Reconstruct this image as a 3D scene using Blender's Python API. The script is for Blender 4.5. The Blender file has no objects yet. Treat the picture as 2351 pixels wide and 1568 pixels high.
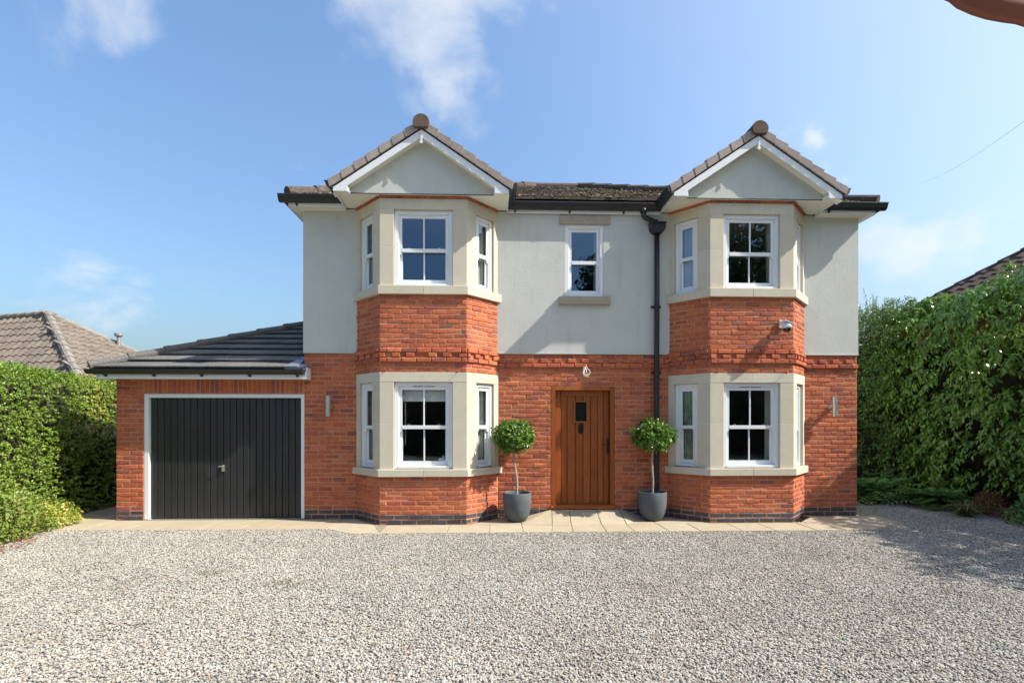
import bpy, bmesh, math, random
import numpy as np
from mathutils import Matrix, Vector
random.seed(7)
RNG = np.random.default_rng(7)
SC = bpy.context.scene
COL = SC.collection

# ------------------------------------------------------------------ camera, sky, sun, exposure
cam_d = bpy.data.cameras.new('camera')
cam = bpy.data.objects.new('camera', cam_d); COL.objects.link(cam)
cam.location = (0, -8.3, 1.54)
cam.rotation_euler = (math.radians(90), 0, math.radians(-1.9))
cam_d.sensor_width = 36; cam_d.lens = 18.008; cam_d.shift_y = 186 / 2351
cam_d.clip_start = 0.05; cam_d.clip_end = 3000
SC.camera = cam
S_DIR = Vector((1.0, -0.26, 1.0)).normalized()           # towards the sun
sun_d = bpy.data.lights.new('sun', 'SUN'); sun_d.energy = 5.0; sun_d.angle = math.radians(0.5)
sun_d.color = (1.0, 0.94, 0.84)
sun = bpy.data.objects.new('sun', sun_d); COL.objects.link(sun)
sun.rotation_euler = (-S_DIR).to_track_quat('-Z', 'Y').to_euler()
sun.location = (20, -5, 20)
SC.view_settings.view_transform = 'Standard'; SC.view_settings.look = 'None'
SC.view_settings.gamma = 1; SC.view_settings.use_curve_mapping = False
SC.view_settings.exposure = 0.74
SKY_STRENGTH = 0.116


def pix_dir(u, v):                                        # direction in the world of a point in the photograph (width 2351)
    t = math.radians(1.9)
    l, d, z = (u - 1175.5) / 1176, 1.0, (970 - v) / 1176
    return Vector((l * math.cos(t) + d * math.sin(t), -l * math.sin(t) + d * math.cos(t), z)).normalized()


def build_world():
    w = bpy.data.worlds.new('World'); SC.world = w; w.use_nodes = True
    nt = w.node_tree; N = nt.nodes; L = nt.links
    for n in list(N): N.remove(n)
    out = N.new('ShaderNodeOutputWorld'); bg = N.new('ShaderNodeBackground')
    L.new(bg.outputs[0], out.inputs[0])
    sky = N.new('ShaderNodeTexSky'); sky.sky_type = 'NISHITA'; sky.sun_disc = False
    sky.sun_elevation = math.asin(S_DIR.z); sky.sun_rotation = math.atan2(S_DIR.x, S_DIR.y)
    sky.altitude = 50; sky.air_density = 1.5; sky.dust_density = 5.0; sky.ozone_density = 4.0
    tc = N.new('ShaderNodeTexCoord')
    # wispy clouds
    sep = N.new('ShaderNodeSeparateXYZ'); L.new(tc.outputs['Generated'], sep.inputs[0])
    add = N.new('ShaderNodeMath'); add.operation = 'ADD'; L.new(sep.outputs[2], add.inputs[0]); add.inputs[1].default_value = 0.35
    mx = N.new('ShaderNodeMath'); mx.operation = 'MAXIMUM'; L.new(add.outputs[0], mx.inputs[0]); mx.inputs[1].default_value = 0.2
    div = N.new('ShaderNodeVectorMath'); div.operation = 'DIVIDE'; L.new(tc.outputs['Generated'], div.inputs[0]); L.new(mx.outputs[0], div.inputs[1])
    nz = N.new('ShaderNodeTexNoise'); nz.inputs['Scale'].default_value = 3.2; nz.inputs['Detail'].default_value = 9
    nz.inputs['Roughness'].default_value = 0.6; nz.inputs['Distortion'].default_value = 0.35
    L.new(div.outputs[0], nz.inputs['Vector'])
    warp = N.new('ShaderNodeTexNoise'); warp.inputs['Scale'].default_value = 7; warp.inputs['Detail'].default_value = 5
    L.new(tc.outputs['Generated'], warp.inputs['Vector'])
    wv = N.new('ShaderNodeVectorMath'); wv.operation = 'MULTIPLY_ADD'
    L.new(warp.outputs['Color'], wv.inputs[0]); wv.inputs[1].default_value = (0.22,) * 3; wv.inputs[2].default_value = (-0.11,) * 3
    dirw = N.new('ShaderNodeVectorMath'); dirw.operation = 'ADD'; L.new(tc.outputs['Generated'], dirw.inputs[0]); L.new(wv.outputs[0], dirw.inputs[1])
    total = None
    for (u, v, r, k) in ((960, 40, .17, 1.1), (1020, 150, .12, .95), (870, 20, .14, .9), (1110, 0, .10, .75), (215, 30, .12, 1.0), (240, 100, .09, .7),
                         (60, 30, .12, .45), (150, 700, .12, .7), (290, 740, .08, .7), (230, 690, .07, .6), (2060, 590, .12, .75), (2190, 640, .13, .45), (1915, 385, .04, .9), (1240, 60, .06, .4),
                         (330, 1300, .1, 0)):
        if k == 0: continue
        c = pix_dir(u, v)
        dt = N.new('ShaderNodeVectorMath'); dt.operation = 'DISTANCE'
        L.new(dirw.outputs[0], dt.inputs[0]); dt.inputs[1].default_value = c
        mr = N.new('ShaderNodeMapRange'); mr.interpolation_type = 'SMOOTHSTEP'
        L.new(dt.outputs['Value'], mr.inputs['Value'])
        mr.inputs['From Min'].default_value = r; mr.inputs['From Max'].default_value = r * .15
        mr.inputs['To Min'].default_value = 0; mr.inputs['To Max'].default_value = k
        if total is None: total = mr.outputs[0]
        else:
            m = N.new('ShaderNodeMath'); m.operation = 'MAXIMUM'; L.new(total, m.inputs[0]); L.new(mr.outputs[0], m.inputs[1]); total = m.outputs[0]
    ma = N.new('ShaderNodeMath'); ma.operation = 'MULTIPLY_ADD'; L.new(total, ma.inputs[0]); ma.inputs[1].default_value = 0.34; L.new(nz.outputs['Fac'], ma.inputs[2])
    cl = N.new('ShaderNodeMapRange'); cl.interpolation_type = 'SMOOTHSTEP'; L.new(ma.outputs[0], cl.inputs['Value'])
    cl.inputs['From Min'].default_value = 0.60; cl.inputs['From Max'].default_value = 1.03
    cl.inputs['To Min'].default_value = 0.0; cl.inputs['To Max'].default_value = 0.80
    tint = N.new('ShaderNodeMix'); tint.data_type = 'RGBA'; tint.blend_type = 'MULTIPLY'; tint.inputs[0].default_value = 1.0
    L.new(sky.outputs[0], tint.inputs[6]); tint.inputs[7].default_value = SKY_TINT
    # pale veil of haze round the sun
    dt = N.new('ShaderNodeVectorMath'); dt.operation = 'DISTANCE'; L.new(tc.outputs['Generated'], dt.inputs[0]); dt.inputs[1].default_value = S_DIR
    vr = N.new('ShaderNodeMapRange'); vr.interpolation_type = 'SMOOTHSTEP'; L.new(dt.outputs['Value'], vr.inputs['Value'])
    vr.inputs['From Min'].default_value = 1.35; vr.inputs['From Max'].default_value = 0.3; vr.inputs['To Min'].default_value = 0; vr.inputs['To Max'].default_value = 0.55
    veil = N.new('ShaderNodeMix'); veil.data_type = 'RGBA'; L.new(vr.outputs[0], veil.inputs[0]); L.new(tint.outputs[2], veil.inputs[6]); veil.inputs[7].default_value = (4.3, 4.7, 5.1, 1)
    mix = N.new('ShaderNodeMix'); mix.data_type = 'RGBA'
    L.new(cl.outputs[0], mix.inputs[0]); L.new(veil.outputs[2], mix.inputs[6]); mix.inputs[7].default_value = CLOUD
    L.new(mix.outputs[2], bg.inputs[0]); bg.inputs[1].default_value = SKY_STRENGTH


SKY_TINT = (1.02, 1.17, 1.33, 1)                          # the camera's white balance
CLOUD = (5.0, 5.2, 5.35, 1)
build_world()

# ------------------------------------------------------------------ materials
def ramp(N, stops):
    r = N.new('ShaderNodeValToRGB'); cr = r.color_ramp
    while len(cr.elements) < len(stops): cr.elements.new(0.5)
    while len(cr.elements) > len(stops): cr.elements.remove(cr.elements[-1])
    for e, (p, c) in zip(cr.elements, stops): e.position = p; e.color = (*c, 1)
    return r


def spread(cols):
    n = len(cols); return [(i / max(1, n - 1), c) for i, c in enumerate(cols)]


def mat(name, cols, rough=.8, nscale=12, namt=.2, bump=.0, bscale=80, metal=0, spec=.4, stain=None, stretch=None, trans=0, coat=0, own=True):
    """Base colour picked per piece (face attribute 'rnd' + object random), varied by a little noise; stain = (colour, scale, threshold, amount)."""
    m = bpy.data.materials.new(name); m.use_nodes = True
    nt = m.node_tree; N = nt.nodes; L = nt.links
    b = N['Principled BSDF']
    b.inputs['Roughness'].default_value = rough; b.inputs['Metallic'].default_value = metal
    b.inputs['Specular IOR Level'].default_value = spec; b.inputs['Coat Weight'].default_value = coat
    at = N.new('ShaderNodeAttribute'); at.attribute_name = 'rnd'
    oi = N.new('ShaderNodeObjectInfo')
    ad = N.new('ShaderNodeMath'); ad.operation = 'ADD'; L.new(at.outputs['Fac'], ad.inputs[0]); L.new(oi.outputs['Random'], ad.inputs[1]) if own else None; ad.inputs[1].default_value = 0
    fr = N.new('ShaderNodeMath'); fr.operation = 'FRACT'; L.new(ad.outputs[0], fr.inputs[0])
    r = ramp(N, spread(cols)); L.new(fr.outputs[0], r.inputs[0])
    geo = N.new('ShaderNodeNewGeometry')
    vec = geo.outputs['Position']
    if stretch:
        vm = N.new('ShaderNodeVectorMath'); vm.operation = 'MULTIPLY'; L.new(vec, vm.inputs[0]); vm.inputs[1].default_value = stretch; vec = vm.outputs[0]
    nz = N.new('ShaderNodeTexNoise'); nz.inputs['Scale'].default_value = nscale; nz.inputs['Detail'].default_value = 6; nz.inputs['Roughness'].default_value = .65
    L.new(vec, nz.inputs['Vector'])
    mr = N.new('ShaderNodeMapRange'); L.new(nz.outputs['Fac'], mr.inputs[0]); mr.inputs['From Min'].default_value = .25; mr.inputs['From Max'].default_value = .75
    mr.inputs['To Min'].default_value = 1 - namt; mr.inputs['To Max'].default_value = 1 + namt
    vs = N.new('ShaderNodeVectorMath'); vs.operation = 'SCALE'; L.new(r.outputs[0], vs.inputs[0]); L.new(mr.outputs[0], vs.inputs['Scale'])
    col = vs.outputs[0]
    for st in ([stain] if isinstance(stain, tuple) else (stain or [])):
        sc, ss, thr, amt = st[:4]
        n2 = N.new('ShaderNodeTexNoise'); n2.inputs['Scale'].default_value = ss if not isinstance(ss, tuple) else 1; n2.inputs['Detail'].default_value = 5; n2.inputs['Roughness'].default_value = .7
        if isinstance(ss, tuple):
            n2.inputs['Scale'].default_value = 1; v2 = N.new('ShaderNodeVectorMath'); v2.operation = 'MULTIPLY'; L.new(vec, v2.inputs[0]); v2.inputs[1].default_value = ss; L.new(v2.outputs[0], n2.inputs['Vector'])
        else: L.new(vec, n2.inputs['Vector'])
        m2 = N.new('ShaderNodeMapRange'); L.new(n2.outputs['Fac'], m2.inputs[0]); m2.inputs['From Min'].default_value = thr; m2.inputs['From Max'].default_value = thr + .12
        m2.inputs['To Max'].default_value = amt
        mx = N.new('ShaderNodeMix'); mx.data_type = 'RGBA'; L.new(m2.outputs[0], mx.inputs[0]); L.new(col, mx.inputs[6]); mx.inputs[7].default_value = (*sc, 1)
        col = mx.outputs[2]
    L.new(col, b.inputs['Base Color'])
    if bump:
        n3 = N.new('ShaderNodeTexNoise'); n3.inputs['Scale'].default_value = bscale; n3.inputs['Detail'].default_value = 5
        L.new(vec, n3.inputs['Vector'])
        bp = N.new('ShaderNodeBump'); bp.inputs['Strength'].default_value = bump; bp.inputs['Distance'].default_value = .01
        L.new(n3.outputs['Fac'], bp.inputs['Height']); L.new(bp.outputs[0], b.inputs['Normal'])
    if trans:
        o = N['Material Output']; tr = N.new('ShaderNodeBsdfTranslucent'); L.new(col, tr.inputs[0])
        ms = N.new('ShaderNodeMixShader'); ms.inputs[0].default_value = trans
        L.new(b.outputs[0], ms.inputs[1]); L.new(tr.outputs[0], ms.inputs[2]); L.new(ms.outputs[0], o.inputs[0])
    return m


def glass_mat(name, tint=(.92, .94, .94), ior=2.25):
    m = bpy.data.materials.new(name); m.use_nodes = True
    nt = m.node_tree; N = nt.nodes; L = nt.links
    for n in list(N): N.remove(n)
    o = N.new('ShaderNodeOutputMaterial'); t = N.new('ShaderNodeBsdfTransparent'); t.inputs[0].default_value = (*tint, 1)
    g = N.new('ShaderNodeBsdfGlossy'); g.inputs['Roughness'].default_value = 0.0
    lw = N.new('ShaderNodeLayerWeight'); lw.inputs['Blend'].default_value = .5
    pw = N.new('ShaderNodeMath'); pw.operation = 'POWER'; L.new(lw.outputs['Facing'], pw.inputs[0]); pw.inputs[1].default_value = 4
    f0 = ((ior - 1) / (ior + 1)) ** 2
    f = N.new('ShaderNodeMath'); f.operation = 'MULTIPLY_ADD'; L.new(pw.outputs[0], f.inputs[0]); f.inputs[1].default_value = 1 - f0; f.inputs[2].default_value = f0
    g.inputs[0].default_value = (.52, .74, 1.0, 1)
    nz = N.new('ShaderNodeTexNoise'); nz.inputs['Scale'].default_value = 3; geo = N.new('ShaderNodeNewGeometry'); L.new(geo.outputs['Position'], nz.inputs['Vector'])
    bp = N.new('ShaderNodeBump'); bp.inputs['Strength'].default_value = .05; bp.inputs['Distance'].default_value = .02; L.new(nz.outputs['Fac'], bp.inputs['Height'])
    L.new(bp.outputs[0], g.inputs['Normal'])
    ms = N.new('ShaderNodeMixShader'); L.new(f.outputs[0], ms.inputs[0]); L.new(t.outputs[0], ms.inputs[1]); L.new(g.outputs[0], ms.inputs[2]); L.new(ms.outputs[0], o.inputs[0])
    return m


M = {}
M['brick'] = mat('brick_clay', [(0.467, 0.131, 0.059), (0.397, 0.107, 0.055), (0.507, 0.152, 0.069), (0.336, 0.094, 0.059), (0.487, 0.143, 0.064), (0.427, 0.115, 0.064), (0.266, 0.089, 0.069), (0.527, 0.170, 0.081), (0.447, 0.126, 0.059), (0.367, 0.103, 0.059)],
                 rough=.9, nscale=22, namt=.28, bump=.55, bscale=55, spec=.2, stain=((.42, .25, .17), 9, .66, .45))
M['blue_brick'] = mat('blue_brick', [(.055, .06, .07), (.075, .075, .085), (.045, .05, .06)], rough=.55, nscale=20, namt=.3, bump=.2, spec=.4)
M['mortar'] = mat('mortar', [(.50, .235, .135)], rough=.95, nscale=18, namt=.25, bump=.4, bscale=120, spec=.1)
M['dark_mortar'] = mat('dark_mortar', [(.26, .24, .22)], rough=.95, nscale=18, namt=.25)
M['render'] = mat('painted_render', [(0.530, 0.540, 0.496)], rough=.85, nscale=3, namt=.05, bump=.22, bscale=38, spec=.2, stain=[((.42, .43, .39), 1.3, .57, .45), ((.40, .415, .38), (7, 7, .6), .56, .42)])
M['stone'] = mat('cast_stone', [(.57, .515, .40), (.54, .485, .375), (.59, .535, .425), (.55, .50, .39)], rough=.9, nscale=6, namt=.07, bump=.12, bscale=150, spec=.15, stain=[((.40, .345, .26), 4, .62, .35), ((.36, .315, .24), (16, 16, 2.0), .62, .28)])
M['lintel_stone'] = mat('weathered_stone', [(.37, .32, .25)], rough=.9, nscale=7, namt=.12, bump=.15, bscale=120, spec=.15)
M['joint'] = mat('pale_joint', [(.62, .57, .47)], rough=.95, nscale=8, namt=.05)
M['white'] = mat('white_upvc', [(0.741, 0.750, 0.760)], rough=.35, nscale=2, namt=.02, spec=.45)
M['soffit'] = mat('cream_soffit', [(.76, .75, .66)], rough=.5, nscale=2, namt=.03)
M['black'] = mat('black_plastic', [(.018, .019, .022)], rough=.45, nscale=5, namt=.3, spec=.5, stain=((.07, .075, .07), 4, .62, .4))
M['verge'] = mat('verge_tile', [(.33, .275, .245), (.30, .25, .225), (.36, .305, .275), (.31, .265, .235)], rough=.9, nscale=9, namt=.16, bump=.3, bscale=90, spec=.2, stain=((.14, .12, .11), 7, .62, .5))
M['ridge'] = mat('ridge_tile', [(0.115, 0.080, 0.060), (0.136, 0.097, 0.080)], rough=.9, nscale=12, namt=.3, bump=.4, spec=.2, stain=((.36, .33, .27), 14, .62, .6))
M['roof'] = mat('mossy_roof_tile', [(0.089, 0.069, 0.059), (0.106, 0.084, 0.074), (0.072, 0.058, 0.049)], rough=.95, nscale=30, namt=.45, bump=.7, bscale=70, spec=.1, stain=((.30, .275, .21), 24, .56, .6))
M['moss'] = mat('dry_moss', [(0.068, 0.049, 0.032), (0.096, 0.072, 0.050), (0.056, 0.045, 0.027), (0.192, 0.168, 0.135), (0.080, 0.057, 0.041)], rough=1, nscale=60, namt=.4, spec=.0)
M['gtile'] = mat('garage_tile', [(0.118, 0.112, 0.108), (0.143, 0.136, 0.127), (0.099, 0.096, 0.096), (0.130, 0.121, 0.112)], rough=.85, nscale=50, namt=.4, bump=.4, bscale=120, spec=.3, stain=[((.42, .40, .35), 45, .57, .75), ((.07, .07, .075), 10, .66, .5)])
M['lead'] = mat('lead_flashing', [(.20, .23, .29)], rough=.5, nscale=8, namt=.2, metal=.4)
M['btile'] = mat('bungalow_tile', [(.17, .14, .115), (.20, .165, .135), (.145, .12, .10), (.19, .16, .135)], rough=.95, nscale=12, namt=.35, bump=.4, spec=.1, stain=((.30, .28, .24), 16, .60, .6))
M['bhip'] = mat('bungalow_hip_tile', [(.20, .18, .16), (.235, .21, .185)], rough=.95, nscale=14, namt=.35, bump=.4, spec=.1, stain=((.33, .31, .27), 20, .6, .6))
M['rtile'] = mat('brown_roof_tile', [(.085, .06, .05), (.10, .072, .06), (.07, .052, .045)], rough=.9, nscale=15, namt=.3, bump=.3, spec=.2)
M['gdoor'] = mat('charcoal_steel', [(.021, .022, .0235), (.0235, .0245, .026)], rough=.4, nscale=3, namt=.2, spec=.5, stain=((.06, .058, .052), (2, 2, .7), .58, .3))
M['chrome'] = mat('brushed_steel', [(.66, .65, .60)], rough=.36, nscale=30, namt=.1, metal=.95)
M['oak'] = mat('stained_oak', [(0.306, 0.082, 0.015), (0.261, 0.066, 0.012), (0.342, 0.097, 0.020), (0.234, 0.057, 0.010), (0.297, 0.076, 0.014)], rough=.5, nscale=9, namt=.32, bump=.15, bscale=40, spec=.35, stretch=(6, 6, .55), stain=((.16, .05, .012), 5, .62, .5))
M['iron'] = mat('black_iron', [(.02, .018, .017)], rough=.5, metal=.3)
M['slab'] = mat('sandstone_paving', [(0.381, 0.322, 0.230), (0.361, 0.302, 0.212), (0.397, 0.339, 0.248), (0.369, 0.310, 0.221)], rough=.9, nscale=4, namt=.10, bump=.15, bscale=70, spec=.2, stain=((.34, .275, .18), 2.2, .62, .45))
M['grout'] = mat('paving_joint', [(.26, .21, .15)], rough=1)
M['ground'] = mat('earth', [(.14, .13, .07)], rough=1, nscale=.6, namt=.3)
M['bed'] = mat('gravel_bed_grit', [(.36, .335, .295)], rough=1, nscale=90, namt=.4, bump=.5, bscale=140, spec=.1)
M['pebble'] = mat('gravel_chips', [(0.100, 0.101, 0.102), (0.220, 0.172, 0.122), (0.358, 0.341, 0.299), (0.441, 0.424, 0.381), (0.303, 0.286, 0.251), (0.398, 0.375, 0.326), (0.482, 0.473, 0.437), (0.344, 0.292, 0.228), (0.247, 0.240, 0.223), (0.413, 0.397, 0.354), (0.316, 0.250, 0.188), (0.378, 0.363, 0.319), (0.427, 0.403, 0.347), (0.118, 0.114, 0.111), (0.372, 0.347, 0.306), (0.275, 0.265, 0.244)],
                 rough=.85, nscale=1.1, namt=.14, spec=.25, stain=((.20, .185, .155), .75, .57, .42))
M['pot'] = mat('zinc_grey_fibreclay', [(0.090, 0.106, 0.116)], rough=.7, nscale=5, namt=.22, bump=.15, bscale=60, spec=.3, stain=[((.17, .18, .18), 7, .58, .55), ((.05, .055, .05), (5, 5, 1.2), .60, .5)])
M['soil'] = mat('potting_soil', [(.035, .025, .018)], rough=1, nscale=40, namt=.5, bump=.8)
M['bark'] = mat('pale_bark', [(.36, .31, .26)], rough=.9, nscale=30, namt=.4, bump=.6, bscale=60)
M['wood'] = mat('twig_bark', [(.12, .085, .06)], rough=.95, nscale=20, namt=.4)
M['bayleaf'] = mat('bay_leaf', [(0.092, 0.176, 0.028), (0.117, 0.220, 0.032), (0.131, 0.243, 0.036), (0.157, 0.287, 0.039), (0.261, 0.418, 0.071)], rough=.33, nscale=30, namt=.2, spec=.5, trans=.18, own=False)
M['hedgeleaf'] = mat('hedge_leaf', [(0.161, 0.247, 0.035), (0.192, 0.296, 0.038), (0.192, 0.296, 0.038), (0.225, 0.333, 0.044), (0.274, 0.396, 0.053), (0.547, 0.345, 0.096), (0.385, 0.493, 0.069), (0.516, 0.468, 0.087)], rough=.38, nscale=3, namt=.3, spec=.5, trans=.3, own=False)
M['limeleaf'] = mat('yellow_green_leaf', [(0.216, 0.297, 0.047), (0.162, 0.257, 0.041), (0.270, 0.338, 0.068), (0.121, 0.203, 0.034), (0.297, 0.257, 0.074), (0.189, 0.284, 0.047)], rough=.45, nscale=4, namt=.25, spec=.4, trans=.28)
M['laurel'] = mat('laurel_leaf', [(0.098, 0.195, 0.024), (0.122, 0.244, 0.027), (0.137, 0.253, 0.030), (0.161, 0.292, 0.035), (0.246, 0.341, 0.040), (0.222, 0.370, 0.045)], rough=.3, nscale=6, namt=.25, spec=.55, trans=.3, own=False)
M['privet'] = mat('privet_leaf', [(0.077, 0.144, 0.032), (0.096, 0.182, 0.038), (0.144, 0.250, 0.054), (0.192, 0.307, 0.077)], rough=.35, nscale=5, namt=.3, spec=.5, trans=.18, own=False)
M['fern'] = mat('fern_leaf', [(0.092, 0.182, 0.041), (0.121, 0.234, 0.057), (0.072, 0.151, 0.036)], rough=.5, nscale=5, namt=.3, trans=.25)
M['strap'] = mat('strap_leaf', [(.10, .14, .035), (.15, .16, .05), (.22, .17, .07), (.08, .12, .03)], rough=.5, nscale=10, namt=.25, trans=.2)
M['russet'] = mat('russet_leaf', [(.22, .05, .03), (.15, .045, .025), (.26, .09, .04)], rough=.6, nscale=10, namt=.3, trans=.2)
M['litter'] = mat('dead_leaves', [(.26, .09, .04), (.17, .08, .04), (.33, .15, .07), (.12, .06, .035), (.30, .10, .05)], rough=.8, nscale=20, namt=.3)
M['inner'] = mat('dark_twig_core', [(0.025, 0.025, 0.013)], rough=1, nscale=12, namt=.5, bump=.8, bscale=20)  # solid block for inner twigs, the hollows' shade put into its dark colour
M['treeleaf'] = mat('tree_leaf', [(.05, .09, .02), (.07, .12, .026), (.035, .07, .015)], rough=.5, nscale=1, namt=.3, trans=.15)
M['glass'] = glass_mat('window_glass')
M['plaster'] = mat('room_plaster', [(.48, .44, .38)], rough=.9, nscale=2, namt=.1)
M['carpet'] = mat('room_floor', [(.10, .075, .055)], rough=.9, nscale=5, namt=.2)
M['blind'] = mat('blind_fabric', [(.72, .74, .70), (.66, .69, .66)], rough=.8)
M['curtain'] = mat('curtain_fabric', [(.55, .57, .47)], rough=.9, nscale=6, namt=.1, trans=.2)
M['net'] = mat('net_curtain', [(.60, .62, .60)], rough=.9, nscale=6, namt=.1, trans=.4)
M['drape'] = mat('drape_fabric', [(.30, .31, .25)], rough=.9, nscale=9, namt=.35, trans=.2)
M['cream'] = mat('white_box', [(.75, .78, .80)], rough=.6)
M['camdark'] = mat('camera_dome', [(.012, .012, .014)], rough=.12, spec=.6)
M['brown'] = mat('brown_shape', [(.16, .055, .035)], rough=.8, nscale=2.5, namt=.25)
M['vent'] = mat('flue_metal', [(.30, .29, .28)], rough=.5, metal=.5, nscale=20, namt=.2)
M['bwall'] = mat('bungalow_brick', [(.28, .13, .09)], rough=.95, nscale=10, namt=.2)
M['dark'] = mat('dark_void', [(.015, .015, .015)], rough=.9)

# ------------------------------------------------------------------ building helpers
WM = {}                                                   # world matrix of every object, kept by hand


def link(name, data, parent=None, mw=None):
    o = bpy.data.objects.new(name, data); COL.objects.link(o)
    mw = mw or Matrix.Identity(4)
    o.matrix_basis = mw
    if parent is not None:
        o.parent = parent; o.matrix_parent_inverse = WM[parent.name].inverted()
    WM[o.name] = mw
    return o


def tag(o, label=None, cat=None, group=None, kind=None):
    if label: o['label'] = label
    if cat: o['category'] = cat
    if group: o['group'] = group
    if kind: o['kind'] = kind
    return o


def empty(name, loc, parent=None):
    return link(name, None, parent, Matrix.Translation(Vector(loc)))


class MB:
    """Collects faces in a frame T and builds one mesh."""
    def __init__(s, T=None):
        s.v = []; s.f = []; s.r = []; s.T = T
    def P(s, pts):
        n = len(s.v)
        for p in pts:
            p = Vector(p)
            s.v.append(tuple(s.T @ p) if s.T is not None else tuple(p))
        return n
    def F(s, faces, n, r):
        for f in faces: s.f.append([n + i for i in f]); s.r.append(r)
    def box(s, x0, x1, y0, y1, z0, z1, r=None):
        r = random.random() if r is None else r
        n = s.P([(x0, y0, z0), (x1, y0, z0), (x1, y1, z0), (x0, y1, z0), (x0, y0, z1), (x1, y0, z1), (x1, y1, z1), (x0, y1, z1)])
        s.F([(3, 2, 1, 0), (4, 5, 6, 7), (0, 1, 5, 4), (1, 2, 6, 5), (2, 3, 7, 6), (3, 0, 4, 7)], n, r); return s
    def prism(s, poly, z0, z1, r=None, axis='z'):
        """poly (CCW) in two axes swept along the third: z: (x,y); x: (y,z); y: (x,z)."""
        r = random.random() if r is None else r
        k = len(poly)
        mk = {'z': lambda a, b, c: (a, b, c), 'x': lambda a, b, c: (c, a, b), 'y': lambda a, b, c: (a, c, b)}[axis]
        n = s.P([mk(a, b, z0) for a, b in poly] + [mk(a, b, z1) for a, b in poly])
        F = [tuple(range(k))[::-1], tuple(range(k, 2 * k))] + [(i, (i + 1) % k, k + (i + 1) % k, k + i) for i in range(k)]
        if axis == 'y': F = [f[::-1] for f in F]
        s.F(F, n, r); return s
    def brick(s, o, ux, uy, s0, s1, z0, z1, dy=0, depth=.05, ch=.009, jit=.0048, r=None):
        """A brick in a wall: front face chamfered and slightly uneven. o, ux, uy in plan; uy points into the wall."""
        r = random.random() if r is None else r
        j = lambda a=1: random.uniform(-jit, jit) * a
        pts = []
        d0 = dy + j(.8)
        def q(a, y, z): return (o[0] + ux[0] * a + uy[0] * y, o[1] + ux[1] * a + uy[1] * y, z)
        for (a, z) in ((s0, z0), (s1, z0), (s1, z1), (s0, z1)): pts.append(q(a, dy + depth, z))
        for (a, z) in ((s0, z0), (s1, z0), (s1, z1), (s0, z1)): pts.append(q(a + j(.6), d0 + ch, z + j(.8)))
        for (a, z) in ((s0 + ch, z0 + ch), (s1 - ch, z0 + ch), (s1 - ch, z1 - ch), (s0 + ch, z1 - ch)): pts.append(q(a + j(), d0 + j(.5), z + j()))
        n = s.P(pts)
        F = [(8, 9, 10, 11)]
        for i in range(4):
            k = (i + 1) % 4
            F += [(4 + i, 4 + k, 8 + k, 8 + i), (i, k, 4 + k, 4 + i)]
        s.F(F, n, r); return s
    def tube(s, pts, rad, seg=8, r=None, cap=True):
        r = random.random() if r is None else r
        pts = [Vector(p) for p in pts]
        rad = rad if isinstance(rad, (list, tuple)) else [rad] * len(pts)
        base = len(s.v); rings = []
        prev = None
        for i, p in enumerate(pts):
            d = (pts[min(i + 1, len(pts) - 1)] - pts[max(i - 1, 0)]).normalized()
            if prev is None:
                a = d.orthogonal().normalized()
            else:
                a = (prev - d * prev.dot(d)).normalized()
            prev = a; b = d.cross(a)
            rings.append(s.P([p + (a * math.cos(2 * math.pi * k / seg) + b * math.sin(2 * math.pi * k / seg)) * rad[i] for k in range(seg)]))
        for i in range(len(rings) - 1):
            for k in range(seg):
                k2 = (k + 1) % seg
                s.f.append([rings[i] + k, rings[i] + k2, rings[i + 1] + k2, rings[i + 1] + k]); s.r.append(r)
        if cap:
            s.f.append([rings[0] + k for k in range(seg)][::-1]); s.r.append(r)
            s.f.append([rings[-1] + k for k in range(seg)]); s.r.append(r)
        return s
    def lathe(s, c, prof, seg=32, r=None, wob=0):
        r = random.random() if r is None else r
        base = [s.P([(c[0] + R * math.cos(2 * math.pi * k / seg), c[1] + R * math.sin(2 * math.pi * k / seg), c[2] + z) for k in range(seg)]) for R, z in prof]
        for i in range(len(prof) - 1):
            for k in range(seg):
                k2 = (k + 1) % seg
                s.f.append([base[i] + k, base[i] + k2, base[i + 1] + k2, base[i + 1] + k]); s.r.append(r)
        return s
    def build(s, name, m, parent=None, smooth=False, bevel=0, mw=None):
        me = bpy.data.meshes.new(name); me.from_pydata(s.v, [], s.f)
        at = me.attributes.new('rnd', 'FLOAT', 'FACE'); at.data.foreach_set('value', s.r)
        me.materials.append(M[m] if isinstance(m, str) else m)
        if smooth: me.polygons.foreach_set('use_smooth', [True] * len(s.f))
        o = link(name, me, parent, mw)
        if bevel:
            b = o.modifiers.new('bevel', 'BEVEL'); b.width = bevel; b.segments = 2; b.limit_method = 'ANGLE'; b.harden_normals = False
        return o


def np_mesh(name, verts, tris, rnd, m, parent=None):
    me = bpy.data.meshes.new(name)
    me.vertices.add(len(verts)); me.vertices.foreach_set('co', np.ascontiguousarray(verts, np.float32).ravel())
    nl = tris.size; k = tris.shape[1]
    me.loops.add(nl); me.loops.foreach_set('vertex_index', np.ascontiguousarray(tris, np.int32).ravel())
    me.polygons.add(len(tris)); me.polygons.foreach_set('loop_start', np.arange(0, nl, k, dtype=np.int32))
    at = me.attributes.new('rnd', 'FLOAT', 'FACE'); at.data.foreach_set('value', np.ascontiguousarray(rnd, np.float32))
    me.materials.append(M[m]); me.update(); me.validate()
    return link(name, me, parent)


def unit(a): return a / np.maximum(np.linalg.norm(a, axis=1, keepdims=True), 1e-9)


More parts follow.
